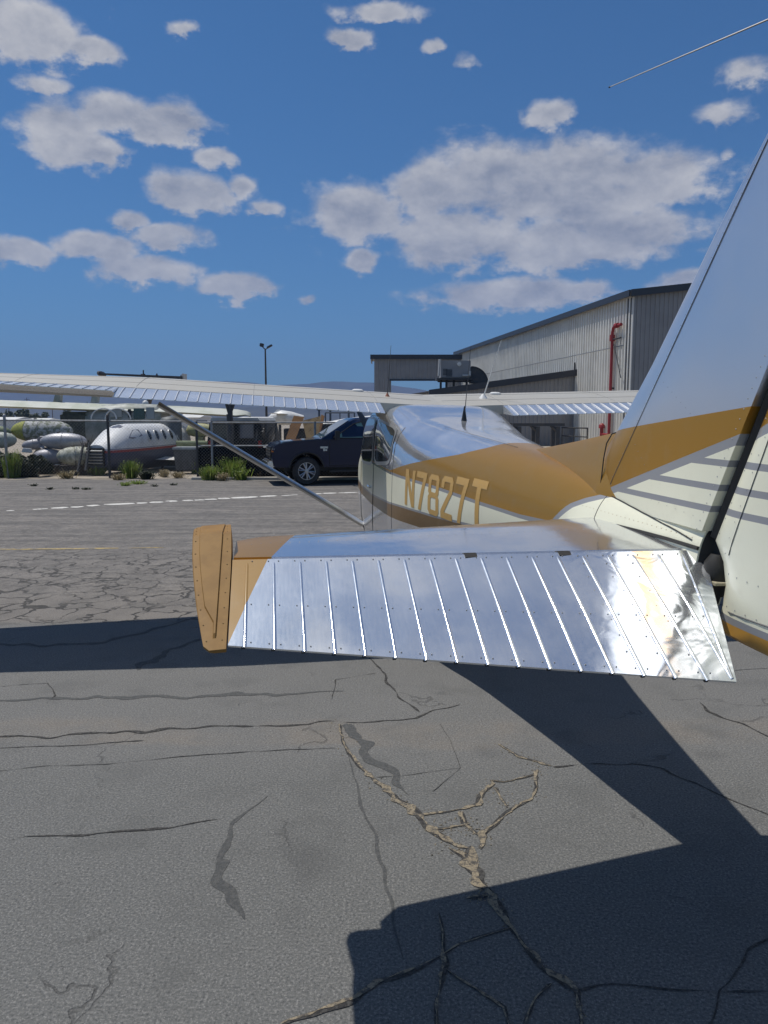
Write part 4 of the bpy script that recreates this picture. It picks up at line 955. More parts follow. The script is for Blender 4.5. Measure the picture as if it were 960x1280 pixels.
def wbox(name, p, q, w, z0, z1, mat, parent, z0b=None, z1b=None, off=0.0):   # a straight member from p to q in plan, w thick
    p = np.array(p, float); q = np.array(q, float); d = (q - p) / np.linalg.norm(q - p); n = np.array([-d[1], d[0]]); z0b = z0 if z0b is None else z0b; z1b = z1 if z1b is None else z1b
    m = MB(); P = []
    for c, a, b in ((p, z0, z1), (q, z0b, z1b)):
        for s in (-.5, .5):
            e = c + n * (s * w + off); P += [(e[0], e[1], a), (e[0], e[1], b)]
    m.add(P, [(0, 1, 3, 2), (4, 6, 7, 5), (0, 2, 6, 4), (1, 5, 7, 3), (0, 4, 5, 1), (2, 3, 7, 6)])
    return m.obj(name, mat, parent)
HC = np.array([15.4, 48.0]); HF = np.array([8.6, 90.8]); HD = (HF - HC) / np.linalg.norm(HF - HC); HN = np.array([-HD[1], HD[0]]); HX = -HN   # HN: out of the long wall, to the left
EZ = 9.7
def world_thing(name, label, cat, group=None):
    return thing(name, (0, 0, 0), label, cat, group)
hg = world_thing('hangar', 'large pale ribbed metal hangar with dark roof edge and red pipe by its corner', 'hangar')
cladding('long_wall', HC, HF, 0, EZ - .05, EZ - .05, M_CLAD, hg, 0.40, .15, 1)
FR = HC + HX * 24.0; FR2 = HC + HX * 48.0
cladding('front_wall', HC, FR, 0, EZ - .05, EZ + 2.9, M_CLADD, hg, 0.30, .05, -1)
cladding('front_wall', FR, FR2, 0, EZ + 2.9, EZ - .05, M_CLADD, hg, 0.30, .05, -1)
cladding('rear_wall', HF, HF + HX * 48, 0, EZ, EZ, M_CLADD, hg, 1.2, .05, 1)
ov = HN * .38
def quad(name, P, mat, parent, th=0.0):
    m = MB()
    if th: m.prism(P, (0, 0, -th))
    else: m.add(P, [tuple(range(len(P)))])
    return m.obj(name, mat, parent)
p3 = lambda a, z: (float(a[0]), float(a[1]), float(z))
fo = -HD * .25
quad('roof', [p3(HC + ov + fo, EZ), p3(FR + fo, EZ + 3.0), p3(FR + HD * 44, EZ + 3.0), p3(HF + ov, EZ)], M_ROOF, hg, .06)
quad('roof', [p3(FR + fo, EZ + 3.0), p3(FR2 + fo, EZ), p3(FR2 + HD * 44, EZ), p3(FR + HD * 44, EZ + 3.0)], M_ROOF, hg, .06)
wbox('roof_edge', HC + ov + fo, HF + ov, .10, EZ - .34, EZ + .05, M_NAVY, hg, off=.05)
wbox('roof_edge', HC + ov + fo * 1.3, FR + fo * 1.3, .10, EZ - .36, EZ + .06, M_NAVY, hg, EZ + 2.66, EZ + 3.06)
wbox('roof_edge', FR + fo * 1.3, FR2 + fo * 1.3, .10, EZ + 2.66, EZ + 3.06, M_NAVY, hg, EZ - .36, EZ + .06)
wbox('corner_trim', HC + HN * .07 - HD * .10, HC + HN * .07 + HD * .10, .06, 0, EZ - .35, M_TRIM, hg)
wbox('corner_trim', HC + HN * .07 + HD * .11, HC + HN * .07 + HD * .75, .06, 0, EZ - .36, M_STEEL, hg)
for z in (3.3, 6.5):
    wbox('sheet_lap', HC + HN * .155 + HD * .8, HF + HN * .155, .012, z, z + .05, M_CLADD, hg)
# red standpipe on the long wall
c = HC + HD * 2.1 + HN * .35; c2 = HC + HD * .9 + HN * .35
m = MB(); m.path([p3(c, 0), p3(c, 7.45), p3(c - HD * .12, 7.72), p3(c - HD * .4, 7.82), p3(c2, 7.82)], .10, 10); m.tube(p3(c, 6.9), p3(c, 7.3), .17, n=10); m.tube(p3(c - HD * .4, 7.82), p3(c - HD * .75, 7.82), .16, n=10)
pipe = m.obj('red_pipe', M_RED, hg, 40)
m = MB(); m.tube(p3(c + HD * .1, 7.0), p3(c2, 7.0), .05); m.tube(p3(c - HD * .25, 6.7), p3(c2 - HD * .2, 4.5), .03); m.tube(p3(c, 3.9), p3(c - HN * .3, 3.9), .06); m.obj('pipe_bracket', M_STEEL, pipe)
m = MB(); c3 = c + HD * 1.1; m.tube(p3(c3, 0), p3(c3, 1.35), .12, n=10); m.lathe([(.2, 1.3), (.2, 1.5), (.1, 1.62), (.01, 1.64)], p3(c3, 0), 'z', 10); m.tube(p3(c3, .9), p3(c, .9), .08, n=8); m.obj('valve', M_RED, pipe, 40)
# hand rail along the wall foot
rl = thing('hand_rail', p3(HC + HD * 4 + HN * 1.0, 0), 'low dark hand rail along the foot of the pale hangar wall beside the red pipe', 'rail')
m = MB(); m.tube((0, 0, 1.3), (HD[0] * 9, HD[1] * 9, 1.3), .05); m.tube((0, 0, .7), (HD[0] * 9, HD[1] * 9, .7), .04); m.obj('bar', M_STEEL, rl, 40)
for k in range(5):
    m = MB(); m.tube((HD[0] * 2.25 * k, HD[1] * 2.25 * k, 0), (HD[0] * 2.25 * k, HD[1] * 2.25 * k, 1.3), .05); m.obj('post', M_STEEL, rl, 40)
# open bay joined to the far end
by = world_thing('open_bay', 'flat-roofed grey open bay at the far end of the hangar with daylight through it', 'canopy')
BY = 88.5; X0, X1, XC, XD = (468 - 480) / 950 * BY, 10.6, (487 - 480) / 950 * BY, (556 - 480) / 950 * BY
ZT, ZBm = CAMH + 77.5 / 950 * BY, CAMH + 50 / 950 * BY
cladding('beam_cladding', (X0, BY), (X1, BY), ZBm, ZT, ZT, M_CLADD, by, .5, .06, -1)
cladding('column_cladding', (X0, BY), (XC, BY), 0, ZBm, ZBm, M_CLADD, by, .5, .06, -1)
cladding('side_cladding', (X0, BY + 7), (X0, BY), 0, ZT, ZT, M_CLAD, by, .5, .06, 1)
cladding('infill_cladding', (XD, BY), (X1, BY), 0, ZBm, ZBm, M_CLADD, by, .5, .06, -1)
wbox('column', (XC + .02, BY + .1), (XC + .02, BY + 6.9), .3, 0, ZBm, M_CLADD, by)
quad('roof', [(X0 - .3, BY - .3, ZT + .1), (X1, BY - .3, ZT + .1), (X1, BY + 7.2, ZT + .1), (X0 - .3, BY + 7.2, ZT + .1)], M_ROOF, by, .12)
wbox('roof_edge', (X0 - .45, BY - .36), (X1, BY - .36), .12, ZT - .32, ZT + .18, M_NAVY, by)
wbox('roof_edge', (X0 - .38, BY - .28), (X0 - .38, BY + 7.2), .12, ZT - .32, ZT + .17, M_NAVY, by)
wbox('soffit_trim', (XC, BY - .08), (XD, BY - .08), .12, ZBm - .2, ZBm, M_NAVY, by)
# lean-to
lt = world_thing('lean_to', 'dark grey lean-to with sloping roof built against the pale hangar wall', 'shed')
LW = HC + HD * 8.5 + HN * .06; LL = LW + HN * 10.6; ZW, ZL = 5.45, 3.95
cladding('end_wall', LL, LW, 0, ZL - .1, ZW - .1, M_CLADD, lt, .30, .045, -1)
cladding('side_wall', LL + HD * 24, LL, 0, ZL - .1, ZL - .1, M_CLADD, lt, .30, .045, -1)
quad('roof', [p3(LW - HD * .2, ZW), p3(LW + HD * 24, ZW), p3(LL + HD * 24 + HN * .4, ZL - .05), p3(LL - HD * .2 + HN * .4, ZL - .05)], M_STEEL, lt, .08)
wbox('roof_edge', LL + HN * .4 - HD * .26, LW - HD * .26, .10, ZL - .42, ZL + .02, M_NAVY, lt, ZW - .4, ZW + .06)
wbox('downpipe', LW - HD * .16 + HN * .2, LW - HD * .16 + HN * .12, .1, ZW - .2, ZW + .55, M_STEEL, lt)
# cooler standing on the lean-to roof
cl = thing('roof_cooler', (0, 0, 0), 'dark boxy air cooler with rounded duct standing on the lean-to roof', 'cooler')
YC = 61.0
cx = lambda u: (u - 480) / 950 * YC
cz = lambda v: CAMH + (525 - v) / 950 * YC
m = MB(); m.box(((cx(549) + cx(585)) / 2, YC, (cz(453.5) + cz(474)) / 2), (cx(585) - cx(549), 2.0, cz(453.5) - cz(474))); m.obj('housing', M_CLADD, cl, bevel=.03)
m = MB()
for k in range(5): m.box((cx(553 + 1.2), YC - 1.02, cz(464 + k * 1.6)), (.36, .05, .05))
for k in range(6): m.box((cx(555.5 + k * 1.3), YC - 1.03, cz(468.5)), (.035, .05, .55))
m.obj('louvre', M_NAVY, cl)['kind'] = 'stuff'
m = MB(); r_ = cx(606) - cx(586); zz = cz(480)
m.prism([(cx(586), YC - .7, zz)] + [(cx(586) + r_ * math.cos(t), YC - .7, zz + (cz(461) - zz) * math.sin(t)) for t in np.linspace(0, math.pi / 2, 12)], (0, 1.4, 0)); m.obj('duct', M_STEEL, cl, 30)
m = MB(); m.path([(cx(586) + r_ * 1.02 * math.cos(t), YC - .75, zz + (cz(460.6) - zz) * math.sin(t)) for t in np.linspace(0, math.pi / 2, 12)], .05, 6); m.obj('duct_rim', M_NAVY, cl)
m = MB(); m.box((cx(566), YC, cz(475.5)), (cx(590) - cx(546), 2.2, .12)); m.box((cx(566), YC, cz(478)), (cx(588) - cx(548), .1, .1)); m.obj('platform', M_STEEL, cl)
for u in (550, 557, 566, 582):
    m = MB(); zf = np.interp(cx(u), [LL[0], LW[0]], [ZL, ZW]) - .1; m.tube((cx(u), YC, cz(476)), (cx(u), YC, zf), .09); m.obj('leg', M_STEEL, cl)
m = MB(); m.lathe([(.16, 0), (.16, -.12), (.01, -.14)], (cx(571), YC - 1.0, cz(458)), 'y', 10); m.obj('lamp', M_WHITEP, cl, 40)
m = MB(); m.tube((cx(575), YC - 1.1, cz(471.5)), (cx(583), YC - 1.1, cz(471.5)), .08); m.box((cx(583.5), YC - 1.15, cz(469)), (.18, .2, .35)); m.tube((cx(547.5), YC - 1.0, cz(452)), (cx(546.5), YC - 1.0, cz(472)), .09); m.obj('pipework', M_TRIM, cl, 40)['kind'] = 'stuff'
# dark steel rack before the lean-to
YR = 44.0; rx = lambda u: (u - 480) / 950 * YR; rz = lambda v: CAMH + (525 - v) / 950 * YR
rk = thing('steel_rack', (rx(680), YR, 0), 'dark braced steel rack standing before the lean-to under the right wing', 'rack')
m = MB(); m.box((rx(640) / 2 + rx(704) / 2 - rx(680), 0, rz(530.8)), (rx(704) - rx(640), .2, .16)); m.box((rx(640) / 2 + rx(704) / 2 - rx(680), 1.2, rz(530.8)), (rx(704) - rx(640), .2, .16)); m.obj('beam', M_STEEL, rk)
for u in (648, 671, 696):
    for yy in (0, 1.2):
        m = MB(); m.box((rx(u) - rx(680), yy, rz(530.8) / 2 - .05), (.22, .2, rz(530.8) - .1)); m.obj('post', M_STEEL, rk)
    m = MB(); m.tube((rx(u) - rx(680) - .02, 0, rz(539)), (rx(u - 9) - rx(680), 0, rz(531.5)), .09); m.obj('brace', M_STEEL, rk)

# ==================================================================== PICKUP TRUCK
M_TRUCK = pmat('truck_navy', (0.007, 0.014, 0.042), 0.10, 0.0, 0.3, 0.35)
M_TGLASS = pmat('truck_glass', (0.035, 0.075, 0.085), 0.04, 0.0, 0.5, 0.9)
M_TSIDE = pmat('truck_side_glass', (0.15, 0.27, 0.24), 0.08, 0.0, 0.2, 0.5)  # pale green base colour stands in for daylight seen through the cab
M_ALLOY = pmat('alloy', (0.45, 0.45, 0.46), 0.3, 0.9)
M_BADGE = pmat('badge_silver', (0.6, 0.6, 0.6), 0.25, 0.8)
hd = math.radians(194); fwd = np.array([math.cos(hd), math.sin(hd)]); lft = np.array([-fwd[1], fwd[0]])
g0 = gp(383, 606.3)[:2]; tr = g0 - lft * .87
truck = thing('pickup_truck', (tr[0], tr[1], 0), 'dark navy crew-cab pickup truck parked by the chain-link fence', 'pickup truck', rz=hd)
def arch(xc, r, x_from, x_to, n=11):          # wheel-arch points from front to back
    return [(xc + r * math.cos(t), .43 + r * math.sin(t)) for t in np.linspace(math.radians(8), math.radians(172), n)]
def body_sec(poly, y0, y1, mb, tuck=0.0): mb.prism([(x, y0, z) for x, z in poly], (0, y1 - y0, 0))
low = [(.93, .50), (.96, .62), (.97, .95), (.90, 1.17), (.62, 1.235), (-.45, 1.30), (-3.02, 1.30), (-3.02, .52), (-3.2, .50)]
side = [(.93, .52)] + [(.965, .70), (.96, 1.0), (.88, 1.16), (.60, 1.225), (-.45, 1.295), (-3.03, 1.305), (-3.03, .50)] + [(-.60, .50)] + arch(0, .50, 0, 0)[::-1] + [(.56, .50)]
m = MB(); body_sec(side, .70, 1.00, m); bodyL = m
bd = bodyL.obj('body', M_TRUCK, truck, 35, bevel=.035)
m = MB(); body_sec(side, -1.00, -.70, m); m.obj('body', M_TRUCK, truck, 35, bevel=.035)
m = MB(); body_sec([(.90, .55), (.93, .70), (.93, 1.0), (.86, 1.165), (.58, 1.24), (-.45, 1.315), (-3.02, 1.30), (-3.02, .60), (-.7, .60), (-.7, .95), (.55, .95), (.55, .55)], -.71, .71, m); m.obj('hood', M_TRUCK, truck, 35, bevel=.03)
# cab greenhouse as a tapered shell
def cab_ring(x, zb, zt, wb, wt): return [(x, -wb, zb), (x, -wt, zt), (x, wt, zt), (x, wb, zb)]
m = MB(); prof = [(-.42, 1.29, 1.31, .93, .90), (-1.28, 1.29, 1.84, .93, .78), (-1.5, 1.29, 1.915, .93, .75), (-2.2, 1.29, 1.945, .93, .74), (-2.85, 1.29, 1.93, .93, .74), (-3.06, 1.29, 1.86, .93, .76), (-3.14, 1.29, 1.32, .93, .90)]
rg = []
for x, zb, zt, wb, wt in prof:
    rg.append([(x, -wb, zb), (x, -(wb * .9 + wt * .1), zb + (zt - zb) * .2), (x, -wt - .02, zt - .06 * min(1, (zt - zb))), (x, -wt + .07, zt), (x, wt - .07, zt), (x, wt + .02, zt - .06 * min(1, (zt - zb))), (x, (wb * .9 + wt * .1), zb + (zt - zb) * .2), (x, wb, zb)])
m.loft(rg); m.obj('cab', M_TRUCK, truck, 50)
def cabside(x, z, s, off=.012):
    zt = np.interp(-x, [.42, 1.28, 1.5, 2.2, 2.85, 3.06], [1.31, 1.84, 1.915, 1.945, 1.93, 1.86]); wt = np.interp(-x, [.42, 1.28, 1.5, 3.06], [.90, .78, .75, .76]); f = (z - 1.29) / max(.02, zt - 1.29)
    return (x, s * (.93 + (wt - .93) * f + off), z)
for s in (1, -1):
    for poly in ([(-.80, 1.335), (-1.02, 1.49), (-1.40, 1.74), (-1.62, 1.80), (-1.86, 1.815), (-1.86, 1.335)], [(-1.96, 1.335), (-1.96, 1.815), (-2.6, 1.81), (-2.82, 1.76), (-2.92, 1.335)]):
        m = MB(); P = [cabside(x, z, s) for x, z in poly]; m.add(P, [tuple(range(len(P)))]); g_ = m.obj('side_window', M_TSIDE, truck)
        m = MB(); Q = [cabside(x, z, s, .018) for x, z in poly]; m.path(Q + [Q[0]], .016, 6); m.obj('window_trim', M_BLACK, g_)
    m = MB()
    for xd, zt_ in ((-.66, 1.29), (-1.91, 1.29), (-2.99, 1.28)): m.path([(xd, s * 1.003, zt_), (xd, s * 1.003, .56)], .008, 4)
    m.path([(-.66, s * 1.003, .56), (-2.99, s * 1.003, .56)], .008, 4); m.obj('door_seam', M_BLACK, truck)
    for xd in (-1.70, -2.80):
        m = MB(); m.box((xd, s * 1.02, 1.13), (.2, .04, .035)); m.obj('door_handle', M_TRUCK, truck, bevel=.008)
    m = MB(); m.box((-.86, s * 1.16, 1.42), (.12, .20, .26)); m.tube((-.80, s * .96, 1.36), (-.84, s * 1.1, 1.38), .04); m.obj('door_mirror', M_BLACK, truck, 40, bevel=.03)
    m = MB(); m.box((-1.85, s * .98, .40), (2.4, .16, .06)); m.obj('running_board', M_BLACK, truck, bevel=.015)
    m = MB(); m.box((.80, s * .82, .98), (.30, .30, .20)); hl = m.obj('headlight', pmat('headlight', (.55, .55, .55), .1, .2, .6), truck, 40, bevel=.03)
    m = MB(); m.box((.815, s * .835, .97), (.30, .29, .035)); m.obj('indicator', pmat('amber', (.5, .16, .03), .2), hl)
    m = MB(); m.box((-.50, s * 1.004, 1.075), (.22, .012, .055)); m.box((-.50, s * 1.004, 1.02), (.05, .012, .10)); m.box((-.56, s * 1.004, 1.0), (.05, .012, .05)); m.obj('fender_badge', M_BADGE, truck)
    # wheel-arch flare
    m = MB(); m.path([(x, s * 1.0, z) for x, z in arch(0, .505, 0, 0, 15)], .03, 6); m.obj('arch_trim', M_BLACK, truck, 40)
    m = MB(); m.path([(x - 3.68, s * 1.0, z) for x, z in arch(0, .505, 0, 0, 15)], .03, 6); m.obj('arch_trim', M_BLACK, truck, 40)
    bed = [(-3.10, .52), (-3.10, 1.36), (-4.92, 1.38), (-4.92, .60), (-4.3, .55)] + [(x - 3.68, z) for x, z in arch(0, .50, 0, 0)[::-1]] + [(-3.12, .52)]
    m = MB(); body_sec(bed, s * .80 if s > 0 else -1.0, s * 1.0 if s > 0 else -.80, m); m.obj('bed_side', M_TRUCK, truck, 35, bevel=.03)
    m = MB(); m.box((-4.92, s * .88, 1.12), (.06, .18, .42)); m.obj('tail_light', pmat('tail_red', (.3, .01, .01), .2), truck, bevel=.015)
def truck_wheel(xc, s):
    c = (xc, s * .87, .405); t_ = MB(); t_.lathe([(.25, -.13), (.36, -.135), (.395, -.10), (.405, -.03), (.405, .03), (.395, .10), (.36, .135), (.25, .13), (.25, -.13)], c, 'y', 28, cap=False); w = t_.obj('wheel', M_RUBBER, truck, 40)
    r_ = MB(); r_.lathe([(.255, -.12), (.265, s * .0), (.262, .12), (.235, .12), (.225, -.02 * s), (.24, -.12), (.255, -.12)], c, 'y', 28, cap=False); y = c[1] + s * .105
    for k in range(6):
        for dt in (-.17, .17):
            t = k * math.pi / 3 + .3 + dt * .6; t2 = k * math.pi / 3 + .3 + dt
            r_.tube((c[0] + .05 * math.cos(t), y, c[2] + .05 * math.sin(t)), (c[0] + .24 * math.cos(t2), y, c[2] + .24 * math.sin(t2)), .022, n=6)
    r_.lathe([(.01, s * .125), (.06, s * .12), (.07, s * .08)], c, 'y', 14); r_.obj('rim', M_ALLOY, w, 40)
    h = MB(); h.lathe([(.01, .02 * s), (.23, .02 * s), (.23, -.08 * s), (.01, -.08 * s)], c, 'y', 20); h.obj('brake_disc', pmat('brake_dark', (.03, .03, .032), .6), w)
for xc in (0, -3.68):
    for s in (1, -1): truck_wheel(xc, s)
m = MB(); m.add([(-.455, -.84, 1.335), (-.455, .84, 1.335), (-1.27, .73, 1.848), (-1.27, -.73, 1.848)], [(0, 1, 2, 3)]); m.obj('windscreen', M_TGLASS, truck)
m = MB(); m.add([(-3.155, -.78, 1.36), (-3.155, .78, 1.36), (-3.085, .70, 1.82), (-3.085, -.70, 1.82)], [(0, 1, 2, 3)]); m.obj('rear_window', M_TGLASS, truck)
gr = MB(); gr.box((.955, 0, .92), (.05, 1.30, .34)); g_ = gr.obj('grille', M_BLACK, truck, bevel=.01)
for z in (.84, .92, 1.0):
    m = MB(); m.box((.985, 0, z), (.03, 1.26, .03)); m.obj('grille_bar', M_STEEL, g_)
m = MB(); m.box((1.0, 0, .60), (.20, 1.92, .20)); bp = m.obj('front_bumper', M_CHROME, truck, 40, bevel=.04)
for s in (1, -1):
    m = MB(); m.box((1.08, s * .72, .58), (.08, .22, .10)); m.obj('fog_light', M_BLACK, bp)
m = MB(); m.box((.98, 0, .44), (.2, 1.5, .10)); m.obj('air_dam', M_BLACK, truck, bevel=.02)
m = MB(); m.box((-4.90, 0, .98), (.07, 1.62, .80)); m.obj('tailgate', M_TRUCK, truck, bevel=.02)
m = MB(); m.box((-4.02, 0, .66), (1.75, 1.6, .06)); m.obj('bed_floor', M_BLACK, truck)
m = MB(); m.box((-5.0, 0, .55), (.16, 1.9, .16)); m.obj('rear_bumper', M_CHROME, truck, 40, bevel=.03)
m = MB(); m.box((-2.0, 0, .46), (5.2, 1.1, .16)); m.obj('chassis', M_BLACK, truck)
m = MB(); m.tube((-.95, .35, 1.25), (-1.12, .35, 1.40), .02); m.lathe([(.17, -.012), (.19, 0), (.17, .012)], (-1.12, .35, 1.40), 'x', 18); m.obj('steering_wheel', M_BLACK, truck)

# ==================================================================== FENCE
M_GALV = gm('galvanised', (0.34, 0.35, 0.36), (0.22, 0.21, 0.19), 6.0, 0.5, 0.5)
M_WIRE = pmat('fence_wire', (0.30, 0.30, 0.29), 0.5, 0.6)
def wire_mesh(name, x0, x1, z0, z1, y, parent, pitch=0.105, r=.0021):
    m = MB(); h = z1 - z0
    for s in (1, -1):
        n = int((x1 - x0 + h) / pitch)
        for i in range(n + 1):
            xa = x0 - h + i * pitch if s == 1 else x0 + i * pitch
            # straight wire at 45 degrees clipped to the panel
            t0, t1 = 0.0, h
            if s == 1: t0 = max(t0, x0 - xa); t1 = min(t1, x1 - xa)
            else: t0 = max(t0, xa - x1); t1 = min(t1, xa - x0)
            if t1 - t0 < .03: continue
            m.tube((xa + s * t0, y + s * .004, z0 + t0), (xa + s * t1, y + s * .004, z0 + t1), r, n=3, cap=False)
    o = m.obj(name, M_WIRE, parent, fix=False); o['kind'] = 'stuff'; return o
XG0, XG1 = (247 - 480) / 950 * FENCE_Y, (347 - 480) / 950 * FENCE_Y
fn = thing('chain_link_fence', (XG0, FENCE_Y, 0), 'tall chain-link fence along the apron edge before the scrapped aircraft', 'fence')
FX0 = -17.0 - XG0
for u in (-95, 9, 137, 266):
    m = MB(); X = (u - 480) / 950 * FENCE_Y - XG0
    if X > 0: continue
    m.tube((X, 0, 0), (X, 0, 1.98), .045, n=8); m.lathe([(.055, 1.97), (.04, 2.02), (.01, 2.04)], (X, 0, 0), 'z', 8); m.obj('post', M_STEEL if u == 137 else M_GALV, fn, 40)
m = MB(); m.tube((FX0, 0, 1.88), (0, 0, 1.80), .026, n=8); m.obj('top_rail', M_GALV, fn, 40)
wire_mesh('wire_mesh', FX0, -.05, .06, 1.86, -.03, fn)
gt_ = thing('fence_gate', (XG0, FENCE_Y, 0), 'chain-link gate with middle rail and black screen, left of the truck', 'gate')
GW = XG1 + 5.0 - XG0
M_SCREEN = pmat('screen_cloth', (0.014, 0.014, 0.015), 0.95, spec=0.1)
for X in (.0, .48, GW * .5, GW):
    m = MB(); m.tube((X, 0, 0), (X, 0, 1.80), .04, n=8); m.obj('post', M_GALV if X else M_STEEL, gt_, 40)
for z in (1.77, 1.03):
    m = MB(); m.tube((0, 0, z), (GW, 0, z), .024, n=8); m.obj('rail', M_GALV, gt_, 40)
wire_mesh('wire_mesh', .02, GW, .05, 1.75, -.03, gt_)
m = MB(); nX = 30
vs = [(X, .05 + .03 * math.sin(X * 5), z) for z in (.04, .5, .98) for X in np.linspace(.03, GW - .1, nX)]
m.add(vs, [(r * nX + i, r * nX + i + 1, (r + 1) * nX + i + 1, (r + 1) * nX + i) for r in range(2) for i in range(nX - 1)]); m.obj('screen', M_SCREEN, gt_, 60, fix=False)
M_CONC = gm('concrete', (0.42, 0.40, 0.36), (0.28, 0.26, 0.23), 2.0, 0.85, amt=.6)
m = MB(); m.box((XG1 * .5 + XG0 * .5 + 3.2, 23.75, .03), (9.0, .28, .09)); kb = m.obj('kerb', M_CONC, None, bevel=.015); kb['kind'] = 'structure'

# ==================================================================== SCRAPYARD BEHIND THE FENCE
def ellring(x, w, h, zc, n=24, e=2.4, yc=0.0):
    r = []
    for i in range(n):
        t = 2 * math.pi * i / n; c, s = math.cos(t), math.sin(t); q = (abs(c) ** e + abs(s) ** e) ** (-1 / e); r.append((x, yc + q * c * w, zc + q * s * h))
    return r
# white business aeroplane hulk resting on its belly
def wreck_fn(b, p):
    x, y, z = b.xyz(b.objc()); zz = b.m('ADD', z, b.m('MULTIPLY', x, .02)); n = b.noise(b.objc(), 3.0, 5, .65)
    c = b.mix(b.ss(n, .5, .8), (.66, .66, .65), (.42, .41, .39))
    red = b.m('MULTIPLY', b.m('GREATER_THAN', zz, .80), b.m('LESS_THAN', zz, .885)); gold = b.m('MULTIPLY', b.m('GREATER_THAN', zz, .90), b.m('LESS_THAN', zz, .925))
    c = b.mix(red, c, (.30, .05, .045)); c = b.mix(gold, c, (.12, .14, .22)); c = b.mix(b.m('LESS_THAN', zz, .80), c, (.045, .055, .10))
    b.put(p.inputs['Base Color'], c); p.inputs['Roughness'].default_value = .45
M_WRECK = pmat('hulk_paint', fn=wreck_fn)
wk_loc = at(179, 585, 28.2); wr = math.radians(180 + 75)
wk = thing('aircraft_hulk', (wk_loc[0], wk_loc[1], 0), 'scrapped white twin aeroplane body with oval windows, red stripe and navy belly', 'aircraft wreck', rz=wr)
SW = [(-2.4, .66, .74, .95), (-1.9, .74, .82, .90), (0.9, .76, .84, .88), (1.35, .75, .82, .87), (1.75, .70, .74, .82), (2.15, .60, .60, .74), (2.6, .46, .44, .64), (2.75, .42, .40, .62)]
m = MB(); m.loft([ellring(*[q[0], q[1], q[2], q[3]], n=32) for q in SW]); m.obj('body', M_WRECK, wk, 50)
def hulk_w(x, z):
    w, h, zc = [np.interp(x, [q[0] for q in SW], [q[k] for q in SW]) for k in (1, 2, 3)]; return w * max(.02, 1 - abs((z - zc) / h) ** 2.4) ** (1 / 2.4)
for s in (1, -1):
    for k in range(5):
        xw = .62 - .50 * k; P = [(xw + .13 * math.cos(t), s * (hulk_w(xw, 1.30 + .19 * math.sin(t)) + .012), 1.30 + .19 * math.sin(t)) for t in np.linspace(0, 2 * math.pi, 16, endpoint=False)]
        m = MB(); m.add(P, [tuple(range(16))]); f_ = m.obj('window', pmat('hulk_window', (.012, .012, .014), .15), wk); m = MB(); m.path(P + [P[0]], .022, 5); m.obj('window_frame', M_WHITEP, f_)
    P = [(x, s * (hulk_w(x, z) + .014), z) for x, z in ((1.05, 1.30), (1.10, 1.52), (1.42, 1.50), (1.78, 1.24), (1.62, 1.20))]; m = MB(); m.add(P, [tuple(range(5))]); m.obj('cockpit_window', pmat('hulk_glass', (.16, .16, .18), .2), wk)
m = MB(); m.loft([[(x, y, z + .014) for x, y, z in ((xx, yy, zz + math.sqrt(max(0, 1 - (yy / ww) ** 2)) * hh) for yy in (-.45, -.2, 0, .2, .45))] for xx, ww, hh, zz in ((1.40, .75, .81, .86), (1.62, .72, .77, .84), (1.85, .67, .69, .80))], cap=False, closed=False); m.obj('windscreen', pmat('hulk_glass', (.16, .16, .18), .2), wk, 60)
m = MB(); m.box((2.80, 0, .62), (.06, .66, .60)); bay = m.obj('nose_bay', M_BLACK, wk)
for k in range(5):
    m = MB(); m.box((2.85, 0, .42 + k * .10), (.05, .60, .035), Matrix.Rotation(.4, 3, 'Y')); m.obj('slat', M_GALV, bay)
m = MB(); m.loft([[(-.6 + .9, .7, .42), (-.6 + .2, .7, .50), (-1.6, .7, .40), (-.6, .7, .34)], [(.1, 2.1, .40), (-.5, 2.1, .47), (-1.5, 2.1, .38), (-.6, 2.1, .33)]]); m.obj('wing_stub', M_WHITEP, wk, 30)
m = MB(); m.box((-.8, 1.75, .62), (.75, .5, .22), Matrix.Rotation(.35, 3, 'X')); m.obj('loose_panel', M_WHITEP, wk)
# grey-green high-wing hulk behind
M_HULK = gm('hulk_grey', (0.34, 0.35, 0.33), (0.17, 0.19, 0.16), 2.2, 0.6, 0.2, amt=.8)
M_HULKG = gm('hulk_green', (0.26, 0.30, 0.17), (0.10, 0.13, 0.07), 3.0, 0.7, amt=.7)
hk_loc = at(160, 590, 31.0); hk = thing('high_wing_hulk', (hk_loc[0], hk_loc[1], 0), 'weathered grey-green high-wing aircraft hulk with a long pale wing, behind the white one', 'aircraft wreck')
px31 = lambda u: (u - 160) / 950 * 31.0
z31 = lambda v: CAMH + (525 - v) / 950 * 31.0
m = MB(); rg = []
for u, vt, c in ((-60, 498, 1.3), (60, 502.5, 1.6), (130, 505, 1.9), (230, 508, 1.7), (300, 512, 1.2), (311, 514, .8), (315, 516, .3)):
    zt = z31(vt); x = px31(u); th = .27 if u < 305 else .16; rg.append([(x, -c * .5, zt - th * .9), (x, -c * .15, zt), (x, c * .25, zt - .03), (x, c * .6, zt - th * .5), (x, c * .2, zt - th), (x, -c * .3, zt - th * 1.15)])
m.loft(rg); m.obj('wing', gm('hulk_wing', (0.52, 0.53, 0.47), (0.33, 0.36, 0.26), 1.2, .6), hk, 40)
m = MB(); m.loft([ellring(px31(118), .75, .72, 1.55, e=3.5), ellring(px31(130), .85, .90, 1.55, e=3.5), ellring(px31(165), .88, .96, 1.56, e=4), ellring(px31(204), .86, .92, 1.55, e=4), ellring(px31(210), .75, .8, 1.5, e=3.5)]); m.obj('cabin', M_HULK, hk, 40)
m = MB(); m.box((px31(106), 0, 1.45), (1.3, 1.4, 1.45)); m.obj('engine_bay', gm('rust_dark', (.06, .065, .055), (.14, .15, .11), 4.0, .8), hk, bevel=.12)
